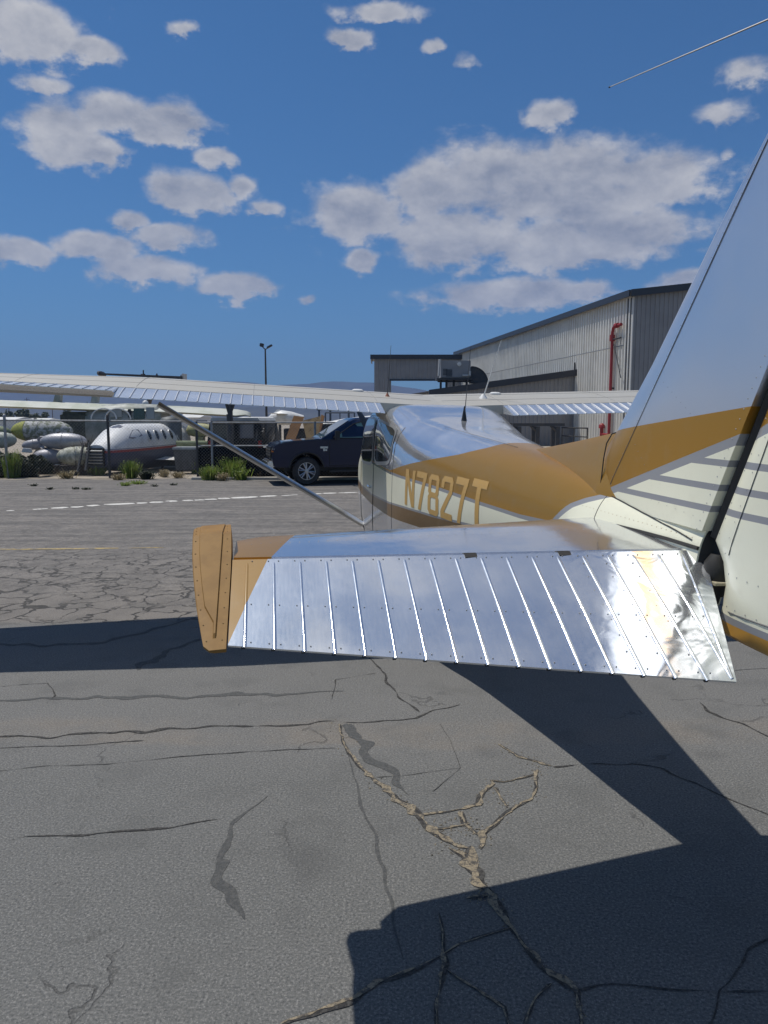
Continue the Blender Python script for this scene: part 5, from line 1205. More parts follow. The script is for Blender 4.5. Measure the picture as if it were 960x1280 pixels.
for u0, u1, v0, v1, mm in ((172, 176, 512, 522, M_BLACK), (179, 192, 511, 524, M_AGLASS), (194, 204, 510, 524, pmat('hulk_glass2', (.20, .23, .25), .2)), (150, 165, 512, 522, pmat('hulk_glass3', (.30, .31, .30), .3))):
    m = MB(); m.box(((px31(u0) + px31(u1)) / 2, -.89, (z31(v0) + z31(v1)) / 2), (px31(u1) - px31(u0), .05, z31(v0) - z31(v1))); m.obj('window', mm, hk, bevel=.015)
for u, r in ((143, 15), (160, 14)):
    m = MB(); m.path([(px31(u) + .5 * math.cos(t), -.92, z31(524) + .42 * math.sin(t)) for t in np.linspace(0, math.pi, 12)], .03, 6); m.obj('hoop', M_WHITEP, hk, 40)
for u in (122, 76):
    m = MB(); m.prism([(px31(u - 3), -.2, z31(504)), (px31(u + 5), -.2, z31(504)), (px31(u + 7), -.2, z31(488)), (px31(u + 2), -.2, z31(488))], (0, .3, 0)); m.obj('strut_fairing', M_HULK, hk)
m = MB(); m.lathe([(.01, -.12), (.1, -.08), (.13, 0), (.1, .08), (.01, .12)], (px31(187), -.2, z31(504.5)), 'z', 10); m.obj('beacon', M_WHITEP, hk, 60)
for s in (-.8, .8):
    for u in (112, 165, 205):
        m = MB(); m.tube((px31(u), s * .6, .75), (px31(u), s * .6, 0), .07); m.obj('stand', M_STEEL, hk)
# dark twin-finned tail above the wing line
tl_loc = at(180, 540, 46.0); tl = thing('tail_section', (tl_loc[0], tl_loc[1], 0), 'dark twin-finned aircraft tail showing just above the left wing', 'aircraft wreck')
p46 = lambda u: (u - 180) / 950 * 46.0; z46 = lambda v: CAMH + (525 - v) / 950 * 46.0
m = MB(); m.loft([[(p46(131), -.4, z46(468)), (p46(131), .5, z46(468.6)), (p46(131), -.4, z46(470))], [(p46(232), -.4, z46(472)), (p46(232), .5, z46(473.2)), (p46(232), -.4, z46(475.5))]]); m.obj('tailplane', M_STEEL, tl, 30)
m = MB(); m.loft([ellring(p46(128), .45, .14, z46(468), 12), ellring(p46(131), .6, .17, z46(469), 12), ellring(p46(134), .3, .06, z46(470), 12)]); m.obj('end_fin', M_STEEL, tl, 40)
m = MB(); m.box((p46(230.5), 0, z46(473)), (.14, .6, .30)); m.box((p46(232.5), 0, z46(473)), (.12, .7, .42)); m.obj('end_fin', M_TRIM, tl)
m = MB(); m.tube((p46(182), 0, z46(470)), (p46(182), 0, z46(464)), .04); m.tube((p46(179), 0, z46(469.5)), (p46(184), 0, z46(469.5)), .05); m.obj('mast', M_STEEL, tl)
m = MB(); m.loft([ellring(-.6, .5, .55, 1.2, 16), ellring(.2, .35, .4, 2.4, 16), ellring(.9, .2, .2, z46(472), 16)]); m.tube((0, 0, 0), (0, 0, 2.4), .2); m.obj('boom', M_STEEL, tl, 40)

# pile of drop tanks
def tank(u0, u1, v0, v1, Y, mat, label, yaw=0.0, fins=False, nose=None, tilt=0.0):
    c = at((u0 + u1) / 2, (v0 + v1) / 2, Y); L = (u1 - u0) / 950 * Y / max(.3, math.cos(math.radians(yaw))); r = (v1 - v0) / 950 * Y / 2
    t = thing('drop_tank', c, label, 'fuel tank', 'old drop tanks heaped behind the fence', math.radians(yaw)); t.rotation_euler = (0, math.radians(tilt), math.radians(yaw))
    prof = [(.01, -L / 2)] + [(r * math.sqrt(max(0, 1 - abs(q) ** 2.1)) , L / 2 * q) for q in np.linspace(-.97, .97, 17)] + [(.01, L / 2)]
    m = MB(); m.lathe(prof, (0, 0, 0), 'x', 20); m.obj('shell', mat, t, 60)
    m = MB(); m.path([(0.02, r * 1.0 * math.cos(a), r * 1.0 * math.sin(a)) for a in np.linspace(0, 2 * math.pi, 20)], .012, 5); m.obj('weld_band', M_GALV, t, 40)
    m = MB(); m.lathe([(.06, 0), (.06, .03), (.01, .035)], (-L * .1, 0, r * .985), 'z', 10); m.obj('filler_cap', M_STEEL, t, 40)
    if nose is not None:
        m = MB(); m.lathe([(.01, -L / 2 - .01)] + [(r * math.sqrt(max(0, 1 - abs(q) ** 2.1)) + .01, L / 2 * q) for q in np.linspace(-.97, -.45, 7)] + [(.02, -L / 2 * .44)], (0, 0, 0), 'x', 20); m.obj('nose_cap', nose, t, 60)
    if fins:
        for a in (.6, 2.2, 3.9):
            m = MB(); m.prism([(L * .12, 0, r * .6), (L * .42, 0, r * .3), (L * .52, 0, r * 1.5), (L * .40, 0, r * 1.6)], (0, .025, 0)); o = m.obj('fin', mat, t); o.rotation_euler = (a - math.pi / 2, 0, 0)
    return t
M_T1 = gm('tank_silver', (0.40, 0.40, 0.42), (0.27, 0.27, 0.29), 5.0, .5, .4); M_T2 = gm('tank_cream', (0.50, 0.50, 0.42), (0.20, 0.21, 0.15), 7.0, .6, lo=.35, hi=.6, amt=.8); M_T3 = gm('tank_grey', (0.30, 0.30, 0.33), (0.20, 0.20, 0.22), 4.0, .5, .2)
M_T4 = gm('tank_speckled', (0.46, 0.46, 0.44), (0.13, 0.15, 0.09), 8.0, .7, lo=.42, hi=.58, amt=.9); M_T5 = gm('tank_pale_green', (0.40, 0.43, 0.38), (0.26, 0.28, 0.22), 5.0, .6); M_NOSE = gm('tank_nose_green', (0.30, 0.31, 0.05), (0.16, 0.18, 0.05), 6.0, .6)
tank(50, 109, 541, 562, 26.6, M_T1, 'large smooth silver drop tank lying across the top of the heap')
tank(72, 122, 558, 582, 25.9, M_T2, 'cream mottled drop tank low in the heap beside two leaning sticks', 6)
tank(42, 80, 561, 583, 26.5, M_T3, 'plain grey drop tank wedged under the large silver one', 15)
tank(13, 92, 524, 553, 28.2, M_T4, 'long speckled drop tank with yellow-green nose, highest in the heap', -5, nose=M_NOSE)
tank(28, 56, 549, 562, 26.8, M_T3, 'small finned grey drop tank pointing left between bigger tanks', 8, True, tilt=-8)
tank(-18, 20, 540, 560, 26.8, M_T5, 'pale green drop tank at the left end of the heap', 5)
tank(-30, 14, 532, 548, 28.0, M_HULKG, 'dull dark green drop tank behind the pale green one', 0)
tank(-40, 3, 558, 582, 26.6, M_T2, 'mottled drop tank under the pale green one, half behind the bush', 0)
for (u, v, s, lb) in ((72, 582, .16, 'small white block under the grey drop tank'), (92, 582, .16, 'small white block under the cream drop tank'), (34, 563, .25, 'flat white scrap panel lying by the finned tank'), (119, 575, .22, 'white scrap piece at the right end of the tank heap')):
    c = gp(u, v + 4) if v > 570 else at(u, v, 26.4)
    c = at(u, v, 26.3); o = MB(); o.box((0, 0, 0), (s * 1.3, s * .8, s * .6), taper=.85); q = o.obj('scrap_block', M_WHITEP, None, bevel=.02); q.location = c; q.rotation_euler = (0, .1, random.random())
    if c[2] - s * .3 > .05:
        pass
    tag(q, lb, 'scrap')
# bearers the heap rests on
for k, (u, Yk) in enumerate(((5, 26.5), (60, 26.5), (100, 26.3))):
    c = at(u, 590, Yk); o = MB(); o.box((0, 0, .16), (1.1, .9, .30)); q = o.obj('timber_cradle', gm('old_timber', (.09, .075, .06), (.05, .045, .04), 6, .9), None, bevel=.02); q.location = (c[0], c[1], 0)
    tag(q, ('dark timber cradle under the left end of the tank heap', 'dark timber cradle under the grey drop tank', 'dark timber cradle under the cream drop tank')[k], 'cradle', 'timber cradles under the tanks')
for u0, v0, u1, v1, lb in ((104, 556, 97, 590, 'thin dark stick leaning on the tank heap, the left of two'), (112, 553, 107, 588, 'thin dark stick leaning on the tank heap, the right of two')):
    a, b_ = at(u0, v0, 25.6), at(u1, v1, 25.2); b_[2] = max(0, b_[2]); m = MB(); m.tube((0, 0, 0), tuple(a - b_), .05, .04, 7); o = m.obj('stick', M_STEEL, None, 40); o.location = b_; tag(o, lb, 'pole')

# black mound added as the dark gaps under and behind the tanks
M_SHADE = pmat('filler', rough=.9, spec=.15, fn=lambda b, p: b.put(p.inputs['Base Color'], b.mix(b.ss(b.noise(b.objc(), 4.0, 4), .4, .65), (.012, .013, .013), (.035, .034, .030))))
m = MB(); r5 = random.Random(3); rows = []
xa, xb = at(-40, 580, 27.6)[0], at(126, 580, 27.6)[0]
for i in range(22):
    x = (i / 21 - .5) * (xb - xa); hh = (.55 + .35 * math.sin(i * .9) * math.sin(i * .37 + 1) + r5.uniform(-.06, .06)) * min(1, i / 2.5, (21 - i) / 2.5) + .05
    rows.append([(x, -.9, 0), (x, -.75, hh * .45 + r5.uniform(-.04, .04)), (x, -.3, hh + r5.uniform(-.06, .06)), (x, .3, hh * .95), (x, .9, 0)])
m.loft(rows, cap=False, closed=False); o = m.obj('shade_mound', M_SHADE, None, 60); o.location = ((xa + xb) / 2, 27.9, 0); tag(o, 'rumpled black tarpaulin added as the shade under and behind the heap of drop tanks', 'filler')
# black van facing away, pale roof
vn_c = at(295, 592, 27.0); vn = thing('boxy_van', (vn_c[0], vn_c[1], 0), 'old black boxy van with a pale roof behind the screened gate', 'van')
M_VAN = pmat('van_black', (0.012, 0.014, 0.016), 0.45, spec=0.2)
m = MB(); m.loft([[(-.98, y, .35), (-1.0, y, 1.1), (-.90, y, 1.82), (.90, y, 1.82), (1.0, y, 1.1), (.98, y, .35)] for y in (0, 4.2)]); m.obj('body', M_VAN, vn, 30, bevel=.05)
m = MB(); m.loft([[(-.88, y, 1.83), (-.80, y, 1.93), (.80, y, 1.93), (.88, y, 1.83)] for y in (.02, 4.15)]); m.obj('roof', gm('van_roof', (.42, .43, .41), (.28, .28, .26), 3.0, .6), vn, 30)
for x0, x1 in ((-.82, -.02), (.16, .68)):
    m = MB(); m.box(((x0 + x1) / 2, -.02, 1.46), (x1 - x0, .05, .52)); w_ = m.obj('window', pmat('van_glass', (.04, .06, .065), .05, 0, .4) if x0 < 0 else pmat('van_glass2', (.14, .15, .17), .1, 0, .4), vn, bevel=.02)
    m = MB(); P = [(x0, -.05, 1.20), (x1, -.05, 1.20), (x1, -.05, 1.72), (x0, -.05, 1.72), (x0, -.05, 1.20)]; m.path(P, .02, 5); m.obj('window_frame', M_BLACK, w_)
for s in (-1, 1):
    m = MB(); m.box((s * .88, -.02, 1.0), (.12, .06, .25)); m.obj('tail_light', pmat('tail_red', (.3, .01, .01), .2), vn)
    for y in (.8, 3.3):
        m = MB(); m.lathe([(.2, -.1), (.34, -.11), (.35, 0), (.34, .11), (.2, .1)], (s * .88, y, .35), 'x', 18); m.obj('wheel', M_RUBBER, vn, 40)
m = MB(); m.box((0, -.12, .55), (1.9, .16, .18)); m.obj('bumper', M_CHROME, vn, 40, bevel=.03)
m = MB(); m.tube((1.0, .4, 1.1), (1.25, .35, 1.62), .04); m.tube((1.0, .4, .9), (1.3, .3, 1.0), .04); m.obj('rack_bracket', M_STEEL, vn)

def simple(name, mb, mat, loc, label, cat, rz=0.0, smooth=None, bevel=0.0, group=None):
    o = mb.obj(name, mat, None, smooth, bevel=bevel); o.location = [float(q) for q in loc]; o.rotation_euler = (0, 0, rz); return tag(o, label, cat, group)
# forked black post
c = gp(293, 591); m = MB(); m.tube((0, 0, 0), (0, 0, 2.05), .12, .11, 8); m.tube((0, 0, 2.0), (-.10, 0, 2.4), .05); m.tube((0, 0, 2.0), (.16, 0, 2.42), .05); m.tube((.02, 0, 2.0), (.04, 0, 2.38), .09, .07, 8)
simple('forked_post', m, M_STEEL, (c[0], 26.2, 0), 'black post with a forked top rising before the van', 'post', smooth=40)
# standing tank, bin, hull half
c = at(214, 560, 29.5); m = MB(); m.lathe([(.01, 2.0), (.30, 1.95), (.42, 1.8), (.44, .3), (.40, .1), (.01, .08)], (0, 0, 0), 'z', 20); m.tube((.3, .2, 0), (.3, .2, .3), .05); m.tube((-.3, -.2, 0), (-.3, -.2, .3), .05)
simple('upright_tank', m, gm('tank_dull', (.13, .14, .14), (.06, .065, .065), 3, .6, .2), (c[0], 29.5, 0), 'dull grey upright cylinder tank right of the hulks', 'tank', smooth=50)
c = at(236, 575, 26.6); m = MB(); m.loft([[(-.62, -.4, .12), (.5, -.4, .12), (.5, .4, .12), (-.62, .4, .12)], [(-.72, -.45, .86), (.62, -.45, .86), (.62, .45, .86), (-.72, .45, .86)]])
bn = thing('cargo_bin', (c[0], 26.6, 0), 'dark grey wheeled bin with pale rim beside the gate', 'bin'); bn.scale = (.62, .8, 1.0); m.obj('tub', gm('bin_grey', (.09, .095, .10), (.05, .05, .05), 4, .7), bn, bevel=.03)
m = MB(); m.loft([[(-.76, -.48, .84), (.66, -.48, .84), (.66, .48, .84), (-.76, .48, .84)], [(-.74, -.46, .92), (.64, -.46, .92), (.64, .46, .92), (-.74, .46, .92)]]); m.obj('rim', gm('bin_rim', (.35, .37, .36), (.2, .2, .2), 4, .6), bn)
for x in (-.5, .38):
    for y in (-.3, .3):
        m = MB(); m.lathe([(.01, -.03), (.1, -.03), (.1, .03), (.01, .03)], (x, y, .1), 'y', 12); m.obj('wheel', M_RUBBER, bn)
c = at(240, 549, 28.5); m = MB(); m.loft([[(-.5, .34 * math.cos(t), .85 + .34 * math.sin(t)) for t in np.linspace(math.pi, 2 * math.pi, 10)] + [(-.5, .30, .88), (-.5, -.30, .88)], [(1.0, .34 * math.cos(t), .85 + .34 * math.sin(t)) for t in np.linspace(math.pi, 2 * math.pi, 10)] + [(1.0, .30, .88), (1.0, -.30, .88)]])
m.box((-.3, 0, .26), (.1, .6, .52)); m.box((.8, 0, .26), (.1, .6, .52)); m.tube((-.5, -.34, .87), (1.0, -.34, .87), .07)
simple('trough', m, M_HULKG, (c[0], 28.5, .15), 'long green trough on legs behind the grey bin', 'trough', smooth=40)
c = at(250, 536, 30); m = MB(); m.lathe([(.01, -.55), (.2, -.45), (.3, 0), (.2, .5), (.01, .6)], (0, 0, 1.45), 'x', 14); m.box((0, 0, .6), (.3, .4, 1.2))
simple('engine_pod', m, gm('pod_yellow', (.38, .37, .18), (.2, .2, .1), 5, .6), (c[0], 30, 0), 'small yellowish engine pod on a stand behind the green trough', 'aircraft part', smooth=50)
# leaning orange-brown boards
M_BOARD = gm('orange_board', (0.34, 0.17, 0.065), (0.21, 0.11, 0.05), 2.5, .8, amt=.8); M_BOARD2 = gm('tan_board', (0.36, 0.25, 0.12), (0.16, 0.11, 0.06), 3.0, .8, amt=.9)
def board(pts, Y, mat, label, dy=.35):
    P = [at(u, v, Y) for u, v in pts]; zmin = min(q[2] for q in P); c = np.mean(P, axis=0); m = MB()
    m.prism([(q[0] - c[0], (q[2] - c[2]) * dy, q[2] - c[2]) for q in P], (0, .07, 0)); return simple('leaning_board', m, mat, (c[0], Y, c[2]), label, 'board', group='boards leaning behind the truck')
board([(366, 519.5), (379, 521), (363, 566), (345, 588)], 28.0, M_BOARD, 'orange-brown board leaning left behind the truck bonnet')
board([(377, 526), (400, 520), (398, 545), (390, 588), (386, 560)], 28.6, M_BOARD2, 'jagged tan board with dark holes behind the truck bonnet')
board([(401, 518), (405, 520), (396, 556), (393, 586)], 28.3, M_BOARD, 'narrow pale-edged board at the right of the leaning boards')
c = at(375, 560, 29.4); m = MB(); m.box((0, 0, .78), (2.2, .8, 1.5)); m.box((.9, 0, 1.55), (1.1, .6, .3)); simple('dark_crate', m, M_STEEL, (c[0] + .5, 29.6, 0), 'dark crate that the boards lean on, behind the truck', 'crate', bevel=.03)
c = at(340, 555, 26.8); m = MB(); m.lathe([(.01, 0), (.3, 0), (.34, .5), (.28, .62), (.01, .66)], (0, 0, 0), 'z', 14); m.box((.35, .1, .3), (.5, .4, .6)); simple('white_sacks', m, M_WHITEP, (c[0], 26.8, .35), 'white bundle on a low pallet just ahead of the truck', 'sack', smooth=50)
m = MB(); m.box((.1, 0, .17), (1.1, .8, .34)); simple('pallet', m, gm('old_timber', (.09, .075, .06), (.05, .045, .04), 6, .9), (c[0], 26.8, 0), 'dark low pallet under the white bundle', 'pallet', bevel=.01)
# white parked aircraft parts farther back
jt_c = at(352, 540, 41.0); jt = thing('white_jet', (jt_c[0], 41.0, 0), 'white aircraft nose and pointed fin seen past the dark crate', 'aircraft'); p41 = lambda u: (u - 352) / 950 * 41.0; z41 = lambda v: CAMH + (525 - v) / 950 * 41.0
m = MB(); m.loft([ellring(p41(334), .05, .05, z41(524), 16), ellring(p41(340), .35, .25, z41(523), 16), ellring(p41(352), .5, .40, z41(522), 16), ellring(p41(365), .5, .36, z41(523), 16), ellring(p41(380), .25, .2, z41(524), 16)]); m.obj('body', M_WHITEP, jt, 60)
m = MB(); m.prism([(p41(338), 0, z41(520)), (p41(347), 0, z41(512)), (p41(350), 0, z41(512)), (p41(354), 0, z41(519))], (0, .12, 0)); m.obj('tail_fin', M_WHITEP, jt)
m = MB(); m.loft([[(p41(340), -1.6, z41(517)), (p41(345), -1.6, z41(516.5)), (p41(350), -1.6, z41(517))], [(p41(350), .1, z41(518.2)), (p41(358), .1, z41(517.5)), (p41(366), .1, z41(518))]]); m.obj('tailplane', M_WHITEP, jt)
m = MB(); m.tube((p41(350), 0, z41(526)), (p41(350), 0, 0), .08); m.tube((p41(364), 0, z41(526)), (p41(364), 0, 0), .08); m.obj('gear_leg', M_STEEL, jt)
c = at(318, 526, 34); m = MB(); m.lathe([(.01, -.9), (.14, -.85), (.19, -.5), (.19, .8), (.12, .9), (.01, .92)], (0, 0, 1.80), 'x', 16); m.box((-.5, 0, .82), (.12, .3, 1.64)); m.box((.5, 0, .82), (.12, .3, 1.64)); simple('white_pod', m, M_WHITEP, (c[0], 34, 0), 'long white pod on posts behind the black van', 'aircraft part', smooth=50)
c = at(432, 530, 36); m = MB(); m.loft([ellring(-1.3, .1, .06, 1.62, 12), ellring(0, .5, .25, 1.68, 12), ellring(1.2, .5, .34, 1.72, 12)]); m.tube((0, 0, 0), (0, 0, 1.5), .1); m.tube((.9, 0, 0), (.9, 0, 1.5), .1); simple('white_wingtip', m, M_WHITEP, (c[0], 36, 0), 'white wing tip piece on trestles beyond the truck cab', 'aircraft part', smooth=50)
# thin masts far behind
for k, (u, vt, lb) in enumerate(((399, 506, 'thin dark mast behind the truck, leftmost of three'), (413, 506, 'thin dark mast behind the truck, the middle of three'), (436, 505, 'thin dark mast behind the truck cab, rightmost of three'))):
    c = at(u, 530, 38); m = MB(); m.tube((0, 0, 0), (0, 0, at(u, vt, 38)[2]), .07, .05, 7); m.box((0, 0, at(u, vt, 38)[2] - .1), (.22, .18, .35)); simple('mast', m, pmat('mast_blue', (.05, .07, .10), .5), (c[0], 38, 0), lb, 'mast', smooth=40, group='thin masts behind the truck')
m = MB(); m.path([(-.7, 0, 0), (-.7, 0, 2.2), (.7, 0, 2.2), (.7, 0, 0)], .04, 6); m.path([(-.7, 0, 1.7), (.7, 0, 1.7)], .03, 6); m.path([(0, 0, 1.7), (0, 0, 2.2)], .03, 6); c = at(425, 530, 37); simple('scaffold_frame', m, pmat('mast_blue', (.05, .07, .10), .5), (c[0], 37, 0), 'small dark scaffold frame between the masts', 'scaffold')
# floodlight pole
YP = 60.0; c = at(333.2, 525, YP); fp = thing('floodlight_pole', (c[0], YP, 0), 'tall thin floodlight pole with two lamp heads above the wing', 'light pole')
zt = at(333, 437, YP)[2]; m = MB(); m.tube((0, 0, 0), (0, 0, zt), .11, .06, 10); m.obj('pole', M_STEEL, fp, 40)
m = MB(); m.tube((0, 0, zt), (-.22, 0, zt + .22), .04); m.tube((0, 0, zt), (.24, 0, zt + .16), .04); m.obj('bracket', M_STEEL, fp)
m = MB(); m.box((-.26, 0, zt + .34), (.30, .30, .26), Matrix.Rotation(.2, 3, 'Y')); m.obj('lamp_head', M_NAVY, fp, bevel=.03)
m = MB(); m.box((.34, 0, zt + .24), (.46, .30, .14), Matrix.Rotation(-.5, 3, 'Y')); m.obj('lamp_head', M_NAVY, fp, bevel=.03)
# distant low sheds and trees
for k, (u0, u1, v, Y, mat, lb) in enumerate(((-120, 30, 523, 150, M_WHITEP, 'long low white shed on the horizon at the left edge'), (30, 66, 524, 175, M_CLAD, 'low grey shed on the horizon behind the tank heap'), (232, 256, 520, 120, M_WHITEP, 'small pale shed on the horizon behind the wing strut'))):
    a, b_ = at(u0, v, Y), at(u1, v, Y); w = b_[0] - a[0]; z = a[2]
    t = thing('distant_shed', ((a[0] + b_[0]) / 2, Y, 0), lb, 'shed', 'low sheds on the horizon'); m = MB(); m.box((0, 0, z * .45), (w, 8, z * .9)); m.obj('wall', mat, t)
    m = MB(); m.prism([(-w / 2 - .3, -4.3, z * .9 + .01), (-w / 2 - .3, 0, z * 1.12), (-w / 2 - .3, 4.3, z * .9 + .01)], (w + .6, 0, 0)); m.obj('roof', M_CLAD, t)
    for q in range(max(1, int(w / 6))):
        m = MB(); m.box((-w / 2 + 3 + q * 6, -4.02, z * .4), (2.6, .08, z * .7)); m.obj('door', M_CLADD, t)
M_LEAF = pmat('leaf_dark', rough=.7, fn=lambda b, p: (b.put(p.inputs['Base Color'], b.mix(b.ss(b.noise(b.pos(), 1.2, 3), .35, .65), (.035, .05, .025), (.07, .085, .04)))))
M_BARK = pmat('bark', (.08, .06, .045), .9)
def crown(n, rx_, rz_, zc, sz, r3):
    m = MB()
    cl_ = [(r3.gauss(0, .45) * rx_, r3.gauss(0, .45) * rx_, zc + r3.gauss(0, .45) * rz_, r3.uniform(.3, .55) * rx_) for _ in range(9)]
    for _ in range(n):
        c = r3.choice(cl_); d = Vector((r3.gauss(0, 1), r3.gauss(0, 1), r3.gauss(0, 1))).normalized() * c[3] * r3.uniform(.6, 1.05); q = Vector(c[:3]) + d
        a = Vector((r3.gauss(0, 1), r3.gauss(0, 1), r3.gauss(0, 1))).normalized(); b_ = a.orthogonal().normalized(); a *= sz * r3.uniform(.6, 1.3); b_ *= sz * r3.uniform(.4, .8)
        m.add([tuple(q - a), tuple(q + b_), tuple(q + a), tuple(q - b_)], [(0, 1, 2, 3)])
    return m
r3 = random.Random(5)
for k, (u, vt, Y) in enumerate(((-14, 512, 210), (3, 514, 200), (14, 516, 220), (26, 512.5, 215), (35, 511.5, 205), (44, 515, 225), (54, 516, 210), (84, 513, 240), (246, 513, 240), (-40, 513, 205))):
    c = at(u, 525, Y); h = at(u, vt, Y)[2]
    lb = 'dark tree on the far horizon, ' + ('outermost left, mostly out of view', 'first from the left edge', 'second from the left edge', 'third from the left edge', 'tallest of the left cluster', 'fifth from the left edge', 'right end of the left cluster', 'standing alone above the speckled tank', 'seen just past the wing strut', 'beyond the left edge')[k]
    t = thing('far_tree', (c[0], Y, 0), lb, 'tree', 'trees on the far horizon'); crown(260, h * .36, h * .30, h * .66, h * .09, r3).obj('crown', M_LEAF, t, fix=False)
    m = MB(); m.tube((0, 0, 0), (.1, 0, h * .6), h * .035, h * .018, 7); m.tube((.05, 0, h * .4), (h * .18, .1, h * .65), h * .014); m.tube((.05, 0, h * .42), (-h * .16, -.1, h * .68), h * .014); m.obj('trunk', M_BARK, t, 40)
for k, (u, vt) in enumerate(((35, 497), (12, 500), (66, 503), (110, 502))):
    c = at(u, 525, 260); m = MB(); zz = at(u, vt, 260)[2]; m.tube((0, 0, 0), (0, 0, zz), .14, .09, 6); m.box((0, 0, zz - .6), (1.8, .12, .12)); simple('utility_pole', m, M_BARK, (c[0], 260, 0), 'thin utility pole on the far horizon, ' + ('the tallest', 'nearest the left edge', 'right of the tallest', 'above the tank heap')[k], 'pole', group='far utility poles')

# ==================================================================== WEEDS
def leafy(name, c1, c2, tr):
    m = pmat(name, c1, .6); b = NB(m.node_tree); p = m.node_tree.nodes['Principled BSDF']; out = m.node_tree.nodes['Material Output']
    c = b.mix(b.ss(b.noise(b.pos(), 8.0, 3), .35, .65), c1, c2); b.put(p.inputs['Base Color'], c)
    t = b.new('ShaderNodeBsdfTranslucent'); b.put(t.inputs[0], c); mx = b.new('ShaderNodeMixShader'); mx.inputs[0].default_value = tr
    b.l.new(p.outputs[0], mx.inputs[1]); b.l.new(t.outputs[0], mx.inputs[2]); b.l.new(mx.outputs[0], out.inputs[0]); return m
M_WEED = leafy('weed_green', (.14, .22, .035), (.23, .27, .07), .5)
M_BUSH = pmat('bush_dark', rough=.65, fn=lambda b, p: b.put(p.inputs['Base Color'], b.mix(b.ss(b.noise(b.pos(), 6.0, 3), .35, .65), (.010, .018, .006), (.026, .038, .012))))
def tuft(name, u, v, w, h, mat, label, n=170, cat='weed', group='weeds along the fence', wid=.011, Y=None):
    c = gp(u, v) if Y is None else at(u, v, Y); r4 = random.Random(u * 7 + v); m = MB()
    for _ in range(n):
        a = r4.uniform(0, 6.283); r0 = abs(r4.gauss(0, .18)) * w; l = h * r4.uniform(.45, 1.0); lean = r4.uniform(.15, .75) * w * .55
        base = Vector((r0 * math.cos(a), r0 * math.sin(a), 0)); tip = base + Vector((math.cos(a) * lean, math.sin(a) * lean, l)); mid = (base + tip) / 2 + Vector((0, 0, l * .12)); sd = Vector((-math.sin(a + r4.gauss(0, 1)), math.cos(a), 0)).normalized() * wid * r4.uniform(.7, 1.6)
        m.add([tuple(base - sd), tuple(base + sd), tuple(mid + sd * .8), tuple(tip), tuple(mid - sd * .8)], [(0, 1, 2, 4), (4, 2, 3)])
        if r4.random() < .7:
            q = mid + (tip - mid) * r4.random(); e = Vector((r4.gauss(0, 1), r4.gauss(0, 1), r4.gauss(0, .6))).normalized() * wid * 4; f = e.orthogonal().normalized() * wid * 1.6; m.add([tuple(q), tuple(q + e * .5 + f), tuple(q + e), tuple(q + e * .5 - f)], [(0, 1, 2, 3)])
    o = m.obj(name, mat, None, fix=False); o.location = (c[0], c[1], 0.0); return tag(o, label, cat, group)
tuft('weed', 291, 598.5, .78, .74, M_WEED, 'big feathery green weed at the foot of the gate', 420)
tuft('weed', 262, 600, .62, .50, M_WEED, 'broad low green weed left of the big feathery one', 260)
tuft('weed', 164, 597.5, .60, .62, M_WEED, 'bushy green weed below the white aircraft hulk', 300)
tuft('weed', 183, 599, .52, .30, M_BUSH, 'low dark green weed right of the bushy one under the hulk', 260)
tuft('weed', 243, 592, .30, .66, M_WEED, 'narrow upright green weed between bin and gate', 140)
tuft('weed', 157, 607, .35, .10, M_WEED, 'flat little weed growing through the tarmac crack', 90)
tuft('weed', 172, 605, .5, .10, M_WEED, 'wide flat weed on the tarmac below the hulk', 120)
tuft('weed', 16, 597, .60, .95, M_WEED, 'upright green weed in front of the dark bush at the left', 260)
tuft('weed', 338, 588, .35, .75, M_WEED, 'thin pale weed just ahead of the truck grille', 120)
tuft('weed', 125, 594, .6, .35, M_WEED, 'scrubby weed by the dark fence post', 160)
for k, (u, v) in enumerate(((42, 607.5), (62, 612), (95, 611.5), (108, 612), (193, 608), (217, 606.5))):
    tuft('weed', u, v, .22, .06, M_BUSH, 'tiny dark weed on the tarmac, ' + ('leftmost near the edge', 'second from the left', 'third from the left', 'fourth from the left', 'below the wing stub', 'rightmost')[k], 40, group='tiny weeds on the tarmac')
M_DRY = leafy('weed_dry', (.24, .19, .10), (.34, .28, .16), .3)
for k, (u, v, w, h, lb) in enumerate(((112, 593, .5, .55, 'dry straw-coloured weed beside the leaning sticks'), (205, 596, .4, .28, 'dry pale weed under the wing stub'), (222, 597, .5, .22, 'low dry weed left of the bin wheels'), (312, 596, .45, .35, 'dry weed right of the big feathery green one'), (325, 597, .4, .25, 'short dry weed before the black gate screen'), (84, 598, .7, .30, 'dry weed under the cream drop tank'), (148, 600, .45, .22, 'low dry weed left of the bushy green one'), (277, 601, .4, .28, 'dry weed between the two green ones at the gate'))):
    tuft('weed', u, v, w, h, M_DRY, lb, 120)
tuft('weed', 301, 600, .45, .42, M_WEED, 'ragged green weed hugging the right side of the big feathery one', 150, wid=.016)
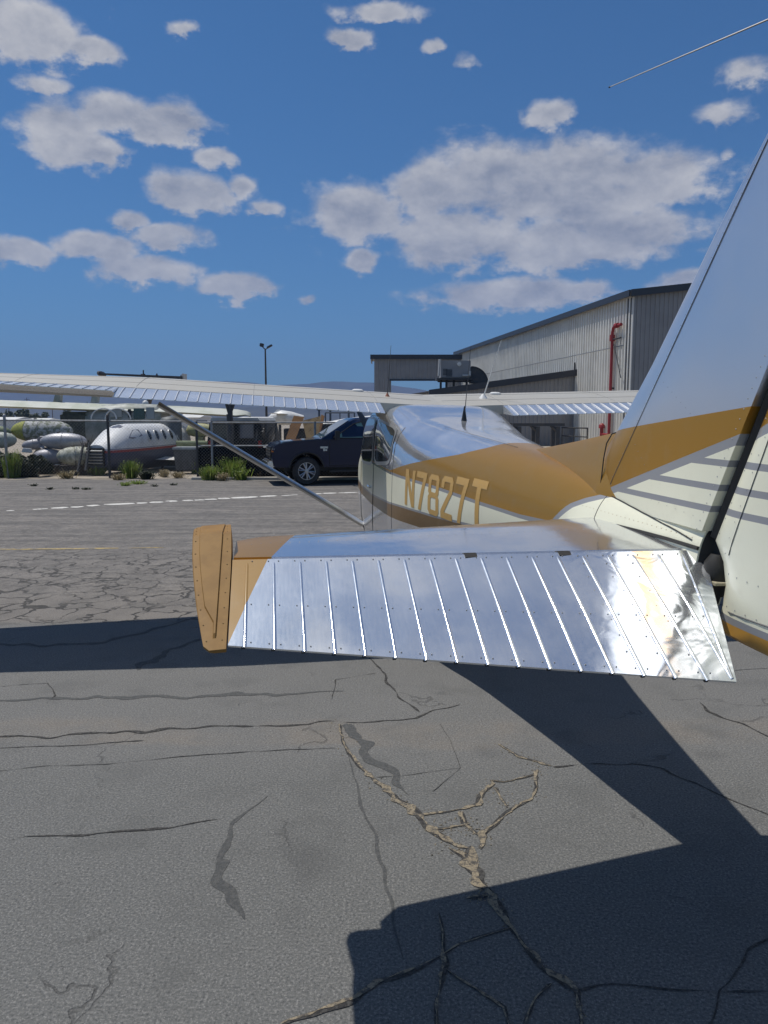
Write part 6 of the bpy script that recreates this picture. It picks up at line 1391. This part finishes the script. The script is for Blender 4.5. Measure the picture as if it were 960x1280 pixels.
# scrap iron between van and truck, dry branches by the heap
YS = 27.4; sx = lambda u: (u - 333) / 950 * YS; sz = lambda v: max(0, CAMH + (525 - v) / 950 * YS); r6 = random.Random(4); m = MB()
for k in range(26):
    u0 = r6.uniform(318, 347); v0 = r6.uniform(528, 570); a = r6.uniform(-1, 1); m.tube((sx(u0), r6.uniform(-.5, .5), sz(v0)), (sx(u0 + a * 9), r6.uniform(-.5, .5), sz(v0 + r6.uniform(8, 34))), r6.uniform(.015, .05), n=5)
for u in (320, 333, 346): m.tube((sx(u), 0, 0), (sx(u), 0, sz(527)), .05, n=6)
c = at(333, 590, YS); simple('scrap_iron', m, M_STEEL, (c[0], YS, 0), 'tangled dark scrap iron frame between the van and the truck', 'scrap', smooth=40)
m = MB()
for k in range(60):
    a = r6.uniform(-1.3, 1.3); l = r6.uniform(.5, 1.3); y = r6.uniform(-.4, .4); p = Vector((r6.uniform(-.35, .35), y, r6.uniform(0, .3))); q = p + Vector((math.sin(a) * l * .6, r6.uniform(-.2, .2), abs(math.cos(a)) * l)); m.tube(tuple(p), tuple(q), .011, .005, 4)
    if r6.random() < .7: m.tube(tuple((p + q) / 2), tuple((p + q) / 2 + Vector((r6.uniform(-.3, .3), r6.uniform(-.1, .1), r6.uniform(.1, .4)))), .007, .003, 4)
c = at(113, 590, 26.0); simple('dry_shrub', m, M_BARK, (c[0], 26.0, 0), 'leafless dry shrub between the tank heap and the white hulk', 'shrub')
def bush(u, v, Y, w, h, n, label):
    c = at(u, v, Y); m = crown(n, w * .55, h * .5, h * .48, .075, random.Random(u)); o = m.obj('bush', M_BUSH, None, fix=False); o.location = (c[0], Y, 0); return tag(o, label, 'bush', 'dark bushes before the tank heap')
bush(6, 590, 25.2, 1.2, .72, 2200, 'dark bush at the left edge before the tank heap')
bush(38, 590, 25.2, 1.1, .62, 2000, 'dark bush before the finned drop tank')
bush(-34, 590, 25.3, 1.4, .9, 900, 'dark bush just beyond the left edge')

# ==================================================================== HAZE
hz = MB(); hz.box((0, 2100, 199), (9600, 5600, 402)); hb = hz.obj('haze', None or pmat('haze_air'), None); hb['kind'] = 'stuff'
hm = MATS['haze_air']; nt = hm.node_tree; nt.nodes.clear(); vo = nt.nodes.new('ShaderNodeVolumePrincipled'); ou = nt.nodes.new('ShaderNodeOutputMaterial')
vo.inputs['Color'].default_value = (0.34, 0.52, 0.95, 1); vo.inputs['Density'].default_value = 0.75 / 3000; vo.inputs['Anisotropy'].default_value = 0.0
nt.links.new(vo.outputs[0], ou.inputs['Volume'])
